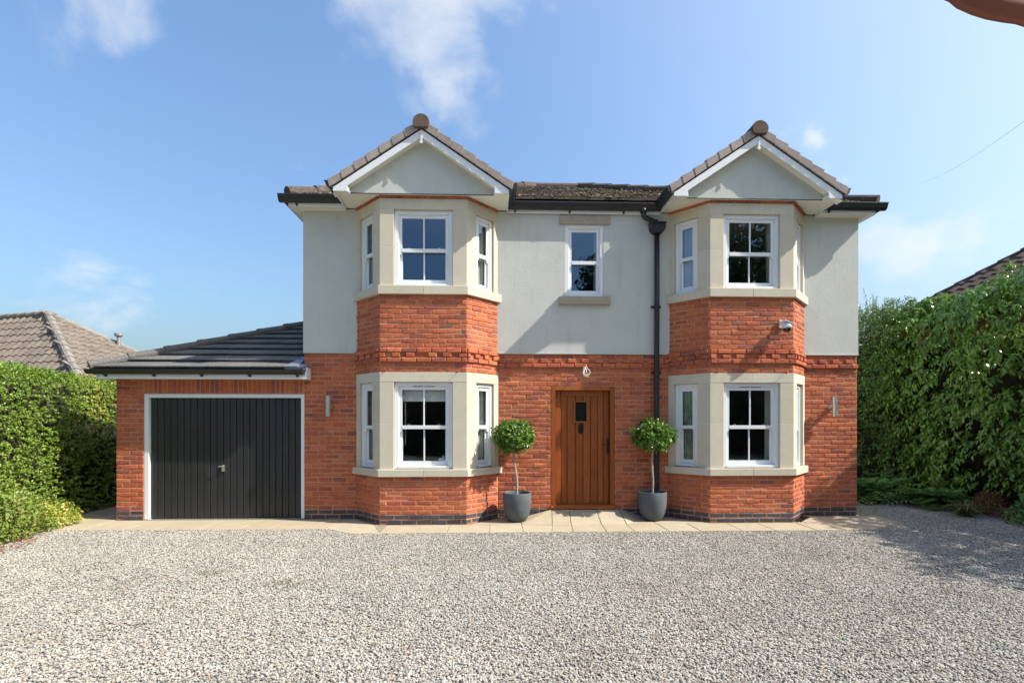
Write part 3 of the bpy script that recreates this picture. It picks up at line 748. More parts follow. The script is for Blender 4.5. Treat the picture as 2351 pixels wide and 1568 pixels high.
# --- gables over the bays
GP = .675                                                 # gable pitch, rise over run
GY0, GYF, GYW = -.727, -.705, -.565                         # verge, bargeboard and gable wall planes
def gable(c):
    ap, hb = 6.013, 1.344                                  # top of the tiles at the apex, half width
    bt, bb = 5.863, 5.748                                  # bargeboard top and underside at the apex
    ex = 1.292                                             # half width at the box ends
    gw = MB(); hx = 1.08
    gw.prism([(c - hx - .05, GSOF + .006), (c + hx + .05, GSOF + .006), (c + hx + .05, 5.83 - GP * (hx + .05)), (c, 5.83), (c - hx - .05, 5.83 - GP * (hx + .05))], GYW, GYW + .1, 0, axis='y')
    gb = gw.build('gable', 'render', house)
    st = MB(); st.box(c - hx, c + hx, GYW - .006, GYW - .0005, GSOF - .006, GSOF + .006, 0); st.build('stop_bead', 'black', gb)
    for sgn in (-1, 1):
        b = MB()
        xe = hx
        poly = [(c, bb), (c, bt), (c + sgn * ex, bt - GP * ex), (c + sgn * ex, GSOF - .03), (c + sgn * (hx), GSOF - .03), (c + sgn * hx, bb - GP * hx)]
        if sgn > 0: poly = poly[::-1]
        b.prism(poly, GYF, GYF + .022, 0, axis='y')
        b.build('bargeboard', 'white', gb, bevel=.003)
        # returned ends of the box and the soffit round the bay
        r = MB(); r.box(c + sgn * (ex - .02), c + sgn * ex, GYF + .0225, -.06, GSOF - .03, bt - GP * ex - .005, 0) if sgn > 0 else r.box(c - ex, c - ex + .02, GYF + .0225, -.06, GSOF - .03, bt - GP * ex - .005, 0)
        xa, xb = sorted((c + sgn * hx, c + sgn * (hx - .012))); r.box(xa, xb, GYF + .0225, GYW + .002, GSOF - .03, 5.73 - GP * hx, 0)
        r.build('box_end', 'white', gb)
        # underside of the verge
        u = MB(); q = [(c, bb + .02), (c, bb + .035), (c + sgn * ex, bb + .035 - GP * ex), (c + sgn * ex, bb + .02 - GP * ex)]
        if sgn > 0: q = q[::-1]
        u.prism(q, GYF + .023, GYW - .001, 0, axis='y'); u.build('verge_soffit', 'soffit', gb)
    # soffit boards
    po = bay_line(c, .006)
    for sgn in (-1, 1):
        for (y0, y1) in ((GYF + .023, -.566), (-.5055, -.345), (-.342, -.14), (-.137, -.016)):
            def xin(y):
                if -y <= PJ + .006:
                    return HW + .008 - (HW - HF) * (-y) / PJ
                return None
            a = xin(y0); b = xin(y1)
            if b is None or a is None:
                # front strip: continuous under the gable wall
                xq = sorted((c + sgn * (hx + .0005), c + sgn * (ex - .021)))
                s = MB(); s.box(xq[0], xq[1], y0, y1, GSOF - .001, GSOF + .0045, 0); s.build('soffit_board', 'soffit', gb)
            else:
                xs = [c + sgn * (ex - .021), c + sgn * a, c + sgn * b]
                poly = [(xs[0], y0), (xs[1], y0), (xs[2], y1), (xs[0], y1)]
                if sgn > 0: poly = poly[::-1]
                s = MB(); s.prism(poly, GSOF - .001, GSOF + .0045, 0); s.build('soffit_board', 'soffit', gb)
    s = MB()
    s.box(c - ex + .021, c + ex - .021, -.5645, -.5065, GSOF - .001, GSOF + .0045, 0); s.build('soffit_board', 'soffit', gb)
    # finial
    f = MB(); f.box(c - .012, c + .012, GYF - .012, GYF - .0005, bb - .06, bb + .09, 0); f.prism([(c, bb - .105), (c + .032, bb - .075), (c + .012, bb - .058), (c - .012, bb - .058), (c - .032, bb - .075)], GYF - .014, GYF - .001, 0, axis='y')
    f.build('finial', 'white', gb)
    # slabs of the little roof with courses running back
    rf = MB()
    cos = 1 / math.hypot(1, GP); n = 7
    for sgn in (-1, 1):
        q = [(c, ap - .055), (c, ap - .085), (c + sgn * hb, ap - .085 - GP * hb), (c + sgn * hb, ap - .055 - GP * hb)]
        if sgn > 0: q = q[::-1]
        rf.prism(q, GY0 + .05, 1.5, .5, axis='y')
    rf.build('roof_deck', 'black', gb)
    rf = MB()
    for sgn in (-1, 1):
        for k in range(n):
            x0, x1 = hb * k / n, hb * (k + 1) / n + .03
            z0, z1 = ap - .028 - GP * x0, ap - .004 - GP * x1
            q = [(c + sgn * x0, z0 - .02), (c + sgn * x0, z0), (c + sgn * x1, z1), (c + sgn * x1, z1 - .03)]
            if sgn > 0: q = q[::-1]
            y = GY0 + .18
            while y < 1.5:
                rf.prism(q, y, y + .293, None, axis='y'); y += .3
    tag(rf.build('tile_courses', 'roof', gb), kind='stuff')
    # cloaked verge tiles, stepped up the slope
    for sgn in (-1, 1):
        for k in range(7):
            x0, x1 = .05 + (hb - .05) * k / 7, .05 + (hb - .05) * (k + 1) / 7 + .026
            j = random.uniform(-.004, .004)
            zt0, zt1 = ap - GP * x0 - .019 + j, ap - GP * x1 + .013 + j
            fy0, fy1 = GY0 + .003, GY0 - .004
            v = MB()
            zb0, zb1 = ap - GP * x0 - .128, ap - GP * (x1 - .035) - .128
            n = v.P([(c + sgn * x0, fy0, zb0), (c + sgn * x0, fy0, zt0), (c + sgn * x1, fy1, zt1), (c + sgn * (x1 - .035), fy1, zb1),
                     (c + sgn * x0, fy0 + .028, zb0), (c + sgn * x0, fy0 + .028, zt0), (c + sgn * x1, fy1 + .03, zt1), (c + sgn * (x1 - .035), fy1 + .03, zb1)])
            F = [(0, 1, 2, 3), (7, 6, 5, 4), (1, 5, 6, 2), (2, 6, 7, 3), (3, 7, 4, 0), (0, 4, 5, 1)]
            v.F(F if sgn > 0 else [f[::-1] for f in F], n, 0)
            n = v.P([(c + sgn * x0, fy0 + .0285, zt0 - .026), (c + sgn * x0, fy0 + .0285, zt0), (c + sgn * x1, fy1 + .0305, zt1), (c + sgn * x1, fy1 + .0305, zt1 - .028),
                     (c + sgn * x0, GY0 + .178, zt0 - .026), (c + sgn * x0, GY0 + .178, zt0), (c + sgn * x1, GY0 + .178, zt1), (c + sgn * x1, GY0 + .178, zt1 - .028)])
            v.F(F if sgn > 0 else [f[::-1] for f in F], n, 0)
            v.build('roof_tile', 'verge', gb, bevel=.004)
    # ridge tiles: half rounds
    y = GY0 - .035; k = 0
    while y < 1.6:
        t = MB()
        A = [math.pi * i / 12 for i in range(13)]
        R = .125
        q = [(c + R * math.cos(a), ap - .075 + R * math.sin(a) * 1.02) for a in A]
        if k == 0: q = [(c + R * math.cos(a), ap - .075 + R * math.sin(a) * 1.02) for a in A] + [(c - R * .82, ap - .145), (c + R * .82, ap - .145)]
        t.prism(q, y, y + (.44 if k else .43), 0, axis='y')
        t.build('ridge_tile', 'ridge', gb, bevel=.006); y += .445; k += 1
    # gutters along the two sides of the gable
    for sgn in (-1, 1):
        gt = MB(); x = c + sgn * ex
        prof = [(0, 0), (.045, -.005), (.085, .03), (.10, .075), (.115, .085), (.115, .10), (0, .10)]
        q = [(x + sgn * .001 + sgn * a, SOF + .028 + b) for a, b in prof]
        if sgn < 0: q = q[::-1]
        gt.prism(q, GYF - .012, -.07, 0, axis='y')
        g1 = gt.build('gutter', 'black', gb)
        ec = MB(); q = [(x + sgn * .001 + sgn * (a * 1.06), SOF + .022 + b * 1.1) for a, b in prof]
        if sgn < 0: q = q[::-1]
        ec.prism(q, GYF - .02, GYF - .0125, 0, axis='y'); ec.build('end_cap', 'black', g1)
    return gb


for c in BAYS: gable(c)

# --- main hipped roof
RP = .50
def eave_piece(x0, x1, yf):
    """Fascia, soffit and gutter of one stretch of the front eaves."""
    f = MB(); f.box(x0, x1, yf, yf + .02, SOF - .035, SOF + .09, 0); fa = f.build('fascia', 'white', house, bevel=.002)
    if yf < -.1:
        s = MB(); s.box(x0, x1, yf + .0205, -.0145, SOF - .03, SOF - .022, 0); s.build('soffit_board', 'soffit', house)
    gz = SOF + .012
    prof = [(0, 0), (.05, -.004), (.082, .028), (.095, .075), (.108, .088), (.108, .105), (0, .105)]
    gt = MB(); gt.prism([(yf - .001 - a, gz + b) for a, b in prof][::-1], x0 - (.14 if x0 < -3 else 0), x1 + (.14 if x1 > 6 else 0), 0, axis='x')
    go = gt.build('gutter', 'black', house)
    x = x0 + .12
    while x < x1 - .05:
        b = MB(); b.prism([(yf - .0005, gz - .045), (yf - .0005, gz - .001), (yf - .05, gz - .001), (yf - .035, gz - .02)][::-1], x - .014, x + .014, 0, axis='x')
        b.prism([(yf - .05, gz - .006), (yf - .088, gz + .026), (yf - .101, gz + .073), (yf - .114, gz + .086), (yf - .114, gz + .107), (yf - .108, gz + .107), (yf - .096, gz + .073), (yf - .083, gz + .03)][::-1], x - .02, x + .02, 0, axis='x')
        b.build('bracket', 'black', go); x += .88
    return go


def gable_edge(i, s): return BAYS[i] + s * 1.286
EL, ER = XL - .16, XR + .16
eave_piece(EL, gable_edge(0, -1) - .002, -.2)
mid_g = eave_piece(gable_edge(0, 1) + .002, gable_edge(1, -1) - .002, -.055)
eave_piece(gable_edge(1, 1) + .002, ER, -.2)
for (xa, xb, gx) in ((EL - .02, EL, -1), (ER, ER + .02, 1)):   # side eaves
    f = MB(); f.box(xa, xb, -.179, 8.2, SOF - .035, SOF + .09, 0); f.build('fascia', 'white', house)
    gt = MB(); prof = [(0, 0), (.05, -.004), (.082, .028), (.095, .075), (.108, .088), (.108, .105), (0, .105)]
    x0 = xa - .001 if gx < 0 else xb + .001
    q = [(x0 + gx * a, SOF + .012 + b) for a, b in prof]
    if gx < 0: q = q[::-1]
    gt.prism(q, -.195, 8.2, 0, axis='y'); gt.build('gutter', 'black', house)
    s = MB(); s.box(*( (EL + .001, XL - .0125) if gx < 0 else (XR + .0125, ER - .001)), -.0135, 8.2, SOF - .03, SOF - .022, 0); s.build('soffit_board', 'soffit', house)
EZ = SOF + .115
RY = 3.95
rx0, rx1 = EL - .06 + RY + .27, ER + .06 - RY - .27
def roofz(y): return EZ + (y + .27) * RP
rm = MB()
E0, E1 = EL - .06, ER + .06
b0 = 8.27
n = rm.P([(E0, -.0, EZ - .03 + .135), (E1, -.0, EZ - .03 + .135), (rx1, RY, roofz(RY) - .04), (rx0, RY, roofz(RY) - .04), (E0, b0, EZ - .03), (E1, b0, EZ - .03), (E0, -.26, EZ - .03), (E1, -.26, EZ - .03)])
rm.F([(0, 1, 2, 3), (4, 0, 3), (1, 5, 2), (5, 4, 3, 2), (4, 6, 0), (7, 5, 1)], n, .5)
roof = rm.build('roof', 'roof', house)
tc = MB()
sl = math.hypot(1, RP)
gau = .32
k = 0
while True:
    y0 = -.27 + gau / sl * k; y1 = y0 + gau / sl + .03
    if y0 > RY - .1: break
    x = E0 + (y0 + .27)
    xe = E1 - (y0 + .27)
    x -= (x % .3) if k % 2 else 0
    while x < xe:
        xm = x + .15
        if max(E0 + y0 + .27, x) < min(xe, x + .295):
            a, b = max(E0 + y0 + .27, x), min(xe, x + .295)
            ya = y0
            if ya < -.13 and gable_edge(0, -1) < xm < gable_edge(1, 1): ya = -.135
            if not any(abs(xm - cc) < 1.0 and y0 < .5 for cc in BAYS):
                j = random.uniform(-.004, .004)
                za, zb = roofz(ya) + .012 + j, roofz(y1) - .012 + j
                n = tc.P([(a, ya, za - .034), (b, ya, za - .034), (b, ya, za), (a, ya, za), (a, y1, zb), (b, y1, zb)])
                tc.F([(0, 1, 2, 3), (3, 2, 5, 4), (0, 3, 4), (1, 5, 2)], n, random.random())
        x += .3
    k += 1
tag(tc.build('tile_courses', 'roof', roof), kind='stuff')
hp = MB()
for (xa, xb) in ((E0 + .05, rx0), (E1 - .05, rx1)):
    for i in range(13):
        t0, t1 = i / 13, (i + 1.05) / 13
        pa = Vector((xa + (xb - xa) * t0, -.24 + (RY + .24) * t0, EZ + .03 + (roofz(RY) - EZ) * t0)); pb = Vector((xa + (xb - xa) * t1, -.24 + (RY + .24) * t1, EZ + .012 + (roofz(RY) - EZ) * t1))
        hp.tube([pa, pb], [.105, .098], 10)
hp.tube([(rx0 - .05, RY, roofz(RY) - .01), (rx1 + .05, RY, roofz(RY) - .01)], .11, 12)
hp.build('hip_tiles', 'roof', roof)
# moss cushions on the front slope
n = 5200
yy = -.26 + 4.1 * RNG.random(n) ** 1.6; xx = E0 + .1 + (E1 - E0 - .2) * RNG.random(n)
ok = (xx > E0 + yy + .3) & (xx < E1 - yy - .3)
for cc in BAYS: ok &= ~((np.abs(xx - cc) < 1.33 - .33 * (yy + .3) * 0) & (yy < .25))
ok &= ~((yy < -.14) & (xx > gable_edge(0, -1)) & (xx < gable_edge(1, 1)))
nn = fbm(np.stack([xx * 1.3, yy * 1.3, xx * 0], 1), 5)
ok &= RNG.random(n) < np.clip((nn - .3) * 3.0, .12, 1)
P0 = np.stack([xx, yy, EZ + (yy + .27) * RP + .012], 1)[ok]
k = len(P0); s = RNG.uniform(.010, .034, k)
oc = np.array([[1, 0, 0], [0, 1, 0], [-1, 0, 0], [0, -1, 0], [0, 0, .9]])
V = P0[:, None, :] + oc[None] * s[:, None, None] * RNG.uniform(.6, 1.3, (k, 5, 1))
Tt = np.array([[0, 1, 4], [1, 2, 4], [2, 3, 4], [3, 0, 4]])
tag(np_mesh('moss_clumps', V.reshape(-1, 3), (np.arange(k)[:, None, None] * 5 + Tt[None]).reshape(-1, 3), np.repeat(RNG.random(k), 4), 'moss', roof), kind='stuff')

# --- downpipe with hopper
dp = MB(); px, py = 2.625, -.075
dp.tube([(px, py, 4.62), (px, py, 3.4), (px - .004, py, 2.6), (px - .004, py - .01, .15), (px - .004, py - .01, .012)], .041, 12, 0)
pipe = dp.build('downpipe', 'black', house, smooth=True)
dp = MB(); dp.tube([(2.395, -.1, 4.975), (2.40, -.10, 4.875), (2.43, -.10, 4.845), (2.585, -.09, 4.785), (2.61, -.09, 4.765), (2.615, -.085, 4.72)], .040, 12, 0); dp.tube([(2.395, -.1, 4.99), (2.395, -.1, 4.93)], .052, 12, 0); dp.tube([(2.58, -.09, 4.795), (2.615, -.088, 4.765), (2.617, -.087, 4.74)], .050, 12, 0)
dp.build('swan_neck', 'black', pipe, smooth=True)
hb = MB(); hz0, hz1 = 4.595, 4.765
hb.box(px - .135, px + .135, -.175, -.016, hz1 - .018, hz1, 0)
hb.prism([(px - .125, hz1 - .018), (px - .118, hz0 + .065), (px - .085, hz0 + .02), (px - .05, hz0), (px + .05, hz0), (px + .085, hz0 + .02), (px + .118, hz0 + .065), (px + .125, hz1 - .018)], -.165, -.02, 0, axis='y')
hb.build('hopper_head', 'black', pipe, bevel=.008)
for z in (3.42, 2.35, 1.15):
    c = MB(); c.tube([(px - .002, py - .004, z - .03), (px - .002, py - .004, z + .03)], .047, 12, 0); c.box(px - .085, px + .08, -.04, -.016, z - .015, z + .015, 0); c.build('pipe_clip', 'black', pipe)

# --- plant hooks under the string course of each bay
for (x, c) in ((-1.66, 0), (-.56, 0), (3.41, 1), (4.49, 1)):
    h = MB(); h.tube([(x, -PJ + .01, 2.315), (x - .0, -PJ - .06, 2.312), (x - .012, -PJ - .085, 2.30), (x - .03, -PJ - .085, 2.285)], .006, 6, 0); h.build('hook', 'iron', bays[c])

# ------------------------------------------------------------------ the garage
GX0, GX1 = -5.985, XL - .002
garage = tag(empty('garage', (-4.5, 0, 0)), 'attached single garage of red brick with charcoal door under a low hipped tile roof', 'garage')
w_ = MB(); w_.box(GX0, -5.565, REC, .25, 0, 2.27, .5); w_.box(-5.565, GX1, REC, .25, 2.0, 2.27, .5); w_.box(GX0 + REC, GX0 + .25, .2505, 5, 0, 2.27, .5); w_.box(GX0 + .2505, GX1, 4.8, 5, 0, 2.27, .5)
gwall = w_.build('garage_wall', 'mortar', garage)
for (a, b, za, zb, r) in lay(.42, 0, 2, .0735, phase=1): brick_obj(gwall, (GX0, 0), (1, 0), (0, 1), a, b, za, zb, 'blue_brick')
for (a, b, za, zb, r) in lay(.42, .147, 29, .0732): brick_obj(gwall, (GX0, 0), (1, 0), (0, 1), a, b, za, zb)
s = -5.56; BRS = {}
while s < GX1 - .04:                                      # soldier course
    me = brick_mesh('s', .062, .222, 'brick')
    link('brick', me, gwall, Matrix.Translation((s, 0, 2.008))); s += .0735
gr = MB()
for (a, b, za, zb, r) in lay(5 - .02, .0, 31, .0732): gr.brick((GX0, 5), (0, -1), (1, 0), a, b, za, zb, depth=.02)
tag(gr.build('brickwork', 'brick', garage), kind='stuff')
# door frame and up-and-over door
fr = MB(); fr.box(-5.56, -5.49, .012, .12, .012, 1.995, 0); fr.box(-3.105, -3.05, .012, .12, .012, 1.995, 0); fr.box(-5.49, -3.105, .012, .12, 1.935, 1.995, 0)
fr.build('door_frame', 'white', garage, bevel=.003)
gd = MB(); gd.box(-5.486, -3.108, .078, .09, .02, 1.932, .2); gdo = gd.build('garage_door', 'gdoor', garage)
n = 23; w = (5.486 - 3.108 - .004) / n
me = None
for i in range(n):
    x = -5.484 + w * i
    if me is None:
        p = MB(); y = .055
        p.prism([(.0, y + .02), (.006, y + .003), (.010, y), (w - .010, y), (w - .006, y + .003), (w - .0, y + .02)], .022, 1.930, .3)
        o = p.build('panel', 'gdoor', gdo, mw=None); me = o.data
        o.matrix_basis = Matrix.Translation((x, 0, 0)); WM[o.name] = o.matrix_basis.copy()
    else: link('panel', me, gdo, Matrix.Translation((x, 0, 0)))
hx, hz = -4.345, .82
h = MB(); h.box(hx - .018, hx + .022, .030, .0545, hz - .06, hz + .045, 0); h.tube([(hx + .004, .045, hz + .025), (hx + .004, .0, hz + .025), (hx - .055, -.004, hz + .022)], .009, 8, 0)
h.build('handle', 'chrome', gdo, bevel=.003)
th = MB(); th.box(-5.56, -3.05, -.02, .12, .001, .0115, 0); th.build('threshold', 'chrome', garage)
# fascia, soffit, gutter
f = MB(); f.box(-6.13, -2.935, -.22, -.2, 2.215, 2.325, 0); f.box(-2.955, -2.935, -.1995, -.022, 2.215, 2.40, 0); f.box(-6.13, -6.11, -.1995, 5.1, 2.215, 2.325, 0); f.build('fascia', 'white', garage, bevel=.002)
f = MB(); f.box(-6.109, -2.956, -.1995, -.0005, 2.225, 2.232, 0); f.box(-6.109, GX0 - .001, .0, 5.1, 2.225, 2.232, 0); f.build('soffit_board', 'soffit', garage)
prof = [(0, 0), (.045, -.004), (.075, .02), (.095, .045), (.10, .06), (.10, .07), (0, .07)]
gt = MB(); gt.prism([(-.221 - a, 2.285 + b) for a, b in prof][::-1], -6.24, -2.96, 0, axis='x'); gg = gt.build('gutter', 'black', garage)
gt = MB(); gt.prism([(-6.131 - a, 2.285 + b) for a, b in prof][::-1], -.215, 5.1, 0, axis='y'); gt.build('gutter', 'black', garage)
for x in (-5.98, -5.25, -4.53, -3.80, -3.07):
    b = MB(); b.prism([(-.2205, 2.245), (-.2205, 2.284), (-.30, 2.305), (-.28, 2.29)][::-1], x - .02, x + .02, 0, axis='x'); b.build('bracket', 'black', gg)
# roof: tiles as pieces, cut at the hip
GO = Vector((-6.20, -.265, 2.36)); GS = .463
cosg = 1 / math.hypot(1, GS)
def gpt(a, s, h): return (GO.x + a, GO.y + s * cosg - h * GS * cosg, GO.z + s * GS * cosg + h * cosg)
RUN = XL - GO.x - .004                                    # plan run where the hip meets the house
dk = MB()
n = dk.P([gpt(.05, .02, -.02), gpt(RUN, .02, -.02), gpt(RUN, RUN / cosg, -.02), (GO.x + .05, 5.1, GO.z - .02)]); dk.F([(0, 1, 2), (0, 2, 3)], n, .5)
groof = dk.build('garage_roof', 'gtile', garage)
def clip(poly, f):
    out = []
    for i in range(len(poly)):
        p, q = poly[i], poly[(i + 1) % len(poly)]; a, b = f(p), f(q)
        if a >= 0: out.append(p)
        if (a >= 0) != (b >= 0):
            t = a / (a - b); out.append((p[0] + (q[0] - p[0]) * t, p[1] + (q[1] - p[1]) * t))
    return out
row = 0; g_ = .335
while row * g_ < RUN / cosg:
    s0, s1 = row * g_, row * g_ + g_ + .04
    a = -.03 + (.15 if row % 2 else 0)
    while a < RUN:
        poly = [(a, s0), (a + .293, s0), (a + .293, s1), (a, s1)]
        poly = clip(poly, lambda p: p[0] - p[1] * cosg + .02); poly = clip(poly, lambda p: RUN - p[0]) if poly else poly
        if len(poly) >= 3:
            ar = abs(sum(poly[i][0] * poly[(i + 1) % len(poly)][1] - poly[(i + 1) % len(poly)][0] * poly[i][1] for i in range(len(poly)))) / 2
            if ar > .003:
                jz = random.uniform(-.002, .002)
                t = MB(); k = len(poly)
                hh = lambda p: .052 + jz - (p[1] - s0) * .13
                nn = t.P([gpt(p[0], p[1], hh(p) - .026) for p in poly] + [gpt(p[0], p[1], hh(p)) for p in poly])
                t.F([tuple(range(k))[::-1], tuple(range(k, 2 * k))] + [(i, (i + 1) % k, k + (i + 1) % k, k + i) for i in range(k)], nn, 0)
                t.build('roof_tile', 'gtile', groof)
        a += .3
    row += 1
Hh = Vector((1, 1, GS))                                   # hip direction per metre of run
i = 0; st = RUN / 9.0
while i < 9:
    p0 = GO + Hh * (st * i) + Vector((0, 0, .05 + (.004 if i else 0))); p1 = GO + Hh * (st * (i + 1.04)) + Vector((0, 0, .042))
    if i == 8: p1 = GO + Hh * (RUN - .05) + Vector((0, 0, .04))
    t = MB(); t.tube([p0, p0 + Hh * .05, p0 + Hh * .055, p1], [.078, .078, .071, .067], 10, 0); t.build('hip_tile', 'gtile', groof, smooth=False); i += 1
# other slope (facing away) so that the roof is closed, and the lead flashing at the house
t = MB(); nn = t.P([(GO.x, GO.y, GO.z - .01), (GO.x, 5.1, GO.z - .01), (GO.x + RUN, 5.1, GO.z + RUN * GS - .01), (GO.x + RUN, GO.y + RUN, GO.z + RUN * GS - .01)]); t.F([(0, 3, 2, 1)], nn, .3); t.build('rear_slope', 'gtile', groof)
fl = MB()
nn = fl.P([gpt(RUN + .0, .0, .045), gpt(RUN - .19, .03, .047), gpt(RUN - .13, .33, .05), gpt(RUN + .0, .66, .05)]); fl.F([(0, 3, 2, 1)], nn, 0)
nn = fl.P([gpt(RUN + .1, -.01, .045), gpt(RUN - .19, -.012, .047), gpt(RUN - .19, -.012, .0), gpt(RUN + .1, -.01, .0)]); fl.F([(0, 1, 2, 3)], nn, 0)
fl.box(-3.075, -2.94, -.19, -.022, 2.405, 2.45, 0)
fl.build('flashing', 'lead', garage)

# ------------------------------------------------------------------ paving
pav = MB(); 
pav.prism([(-7.4, .9), (-7.4, -.3), (-6.45, -.74), (-2.42, -.79), (-2.02, -1.09), (5.45, -1.09), (6.4, -.5), (6.5, .3), (5.99, .6), (5.99, .0), (-5.98, 0), (-5.98, 5), (-7.4, 5)][::1], -.05, -.006, 0)
paving = tag(pav.build('paving', 'grout'), kind='structure')
def slab(poly, z=None):
    s = MB(); k = len(poly); j = random.uniform(-.0015, .0015)
    cx = sum(p[0] for p in poly) / k; cy = sum(p[1] for p in poly) / k
    q = []
    for p in poly:
        d = math.hypot(p[0] - cx, p[1] - cy); f = 1 - .008 / max(d, .05); q.append((cx + (p[0] - cx) * f, cy + (p[1] - cy) * f, p[2] if len(p) > 2 else 0))
    area = sum(q[i][0] * q[(i + 1) % k][1] - q[(i + 1) % k][0] * q[i][1] for i in range(k))
    if area < 0: q = q[::-1]
    n = s.P([(x, y, -.04) for x, y, z in q] + [(x, y, z + j) for x, y, z in q])
    s.F([tuple(range(k))[::-1], tuple(range(k, 2 * k))] + [(i, (i + 1) % k, k + (i + 1) % k, k + i) for i in range(k)], n, 0)
    s.build('paving_slab', 'slab', paving, bevel=.004)
X = -6.42                                                 # strip in front of the garage: one row of long slabs
first = True
for wd in (.45, .62, .45, .60, .58, .44, .62, .46):
    x1 = X + wd
    if x1 > -2.45: x1 = -2.42
    slab([(X, -.74 - .0125 * (X + 6.45)), (x1, -.74 - .0125 * (x1 + 6.45)), (x1, -.022), (X, -.022)])
    X = x1
    if X >= -2.42: break
slab([(-2.42, -.79), (-2.02, -1.09), (-1.62, -1.09), (-1.80, -.565), (-2.20, -.03), (-2.42, -.03)])
RZ = .135                                                 # ramp up to the door
rows = [(-1.62, .62), (-1.0, .46), (-.54, .62), (.08, .50)]
for (a, w) in ((-1.62, .50), (-1.12, .44), (-.68, .60), (-.08, .48)):
    b = a + w; yb = -.565 if b < -.40 else -.565
    slab([(a, -1.09), (b, -1.09), (b, yb), (a, yb)])
# next to the right cheek of the left bay
slab([(-.40, -.56), (.40, -.56), (.40, -.02), (.09, -.02)])
slab([(.40, -1.09), (.80, -1.09), (.86, -.62), (.40, -.56)])
slab([(.40, -.56), (.86, -.62), (.92, -.02, RZ), (.40, -.02)])
# ramp in front of the door
for (a, b) in ((.80, 1.10), (1.10, 1.58), (1.58, 1.98), (1.98, 2.20)):
    if a < 1.9:
        c0, c1 = (.86 + (a - .8) * .96, .86 + (b - .8) * .96)
        slab([(a, -1.09), (b, -1.09), (c1, -.62), (c0, -.62)])
        slab([(c0, -.617), (c1, -.617), (.92 + (b - .8) * .93, -.02, RZ), (.92 + (a - .8) * .93, -.02, RZ)])
slab([(1.98, -1.09), (2.48, -1.09), (2.46, -.56), (1.993, -.62)])
slab([(1.993, -.617), (2.46, -.56), (2.46, -.02), (2.02, -.02, RZ)])
slab([(2.46, -.56), (3.30, -.56), (2.82, -.02), (2.46, -.02)])
a = 2.48
for w in (.45, .61, .48, .6, .42, .43):
    b = min(a + w, 5.45); slab([(a, -1.09), (b, -1.09), (b, -.565), (a, -.565)]); a = b
slab([(4.66, -.56), (5.45, -.56), (5.45, -.02), (5.13, -.02)])
slab([(5.45, -1.09), (6.28, -.55), (6.3, -.02), (5.45, -.02)])
for (y0, y1) in ((-.35, .2), (.2, .8), (.8, 1.4), (1.4, 2.0)):
    slab([(-7.1, y0), (-6.45, y0 - (.35 if y0 < 0 else 0)), (-6.45, y1), (-7.1, y1)]); slab([(-6.445, y0 - (.36 if y0 < 0 else 0)), (-6.0, y0 if y0 > 0 else -.03), (-6.0, y1), (-6.445, y1)])
dr = MB(); dr.box(4.70, 5.02, -.045, .0, 0, .012, 0)
T = Matrix.Translation((4.66, -.47, .004)) @ Matrix.Rotation(math.radians(46), 4, 'Z')
dr = MB(T); dr.box(0, .52, -.10, -.092, 0, .01, 0); dr.box(0, .52, -.008, 0, 0, .01, 0)
for i in range(18): dr.box(.006 + i * .029, .02 + i * .029, -.0915, -.0085, .001, .009, 0)
tag(dr.build('drain_channel', 'iron'), 'narrow dark drainage grating on the paving at the foot of the right bay', 'drain grating')

# ------------------------------------------------------------------ gravel
pcol = bpy.data.collections.new('gravel_chip_shapes')
for i in range(6):
    bm = bmesh.new(); bmesh.ops.create_icosphere(bm, subdivisions=1, radius=.5)
    for v in bm.verts: v.co = Vector((v.co.x * random.uniform(.75, 1.25), v.co.y * random.uniform(.65, 1.05), v.co.z * random.uniform(.42, .68))) * random.uniform(.88, 1.1)
    me = bpy.data.meshes.new('gravel_chip'); bm.to_mesh(me); bm.free(); me.materials.append(M['pebble'])
    at = me.attributes.new('rnd', 'FLOAT', 'FACE')
    o = bpy.data.objects.new('gravel_chip', me); pcol.objects.link(o)


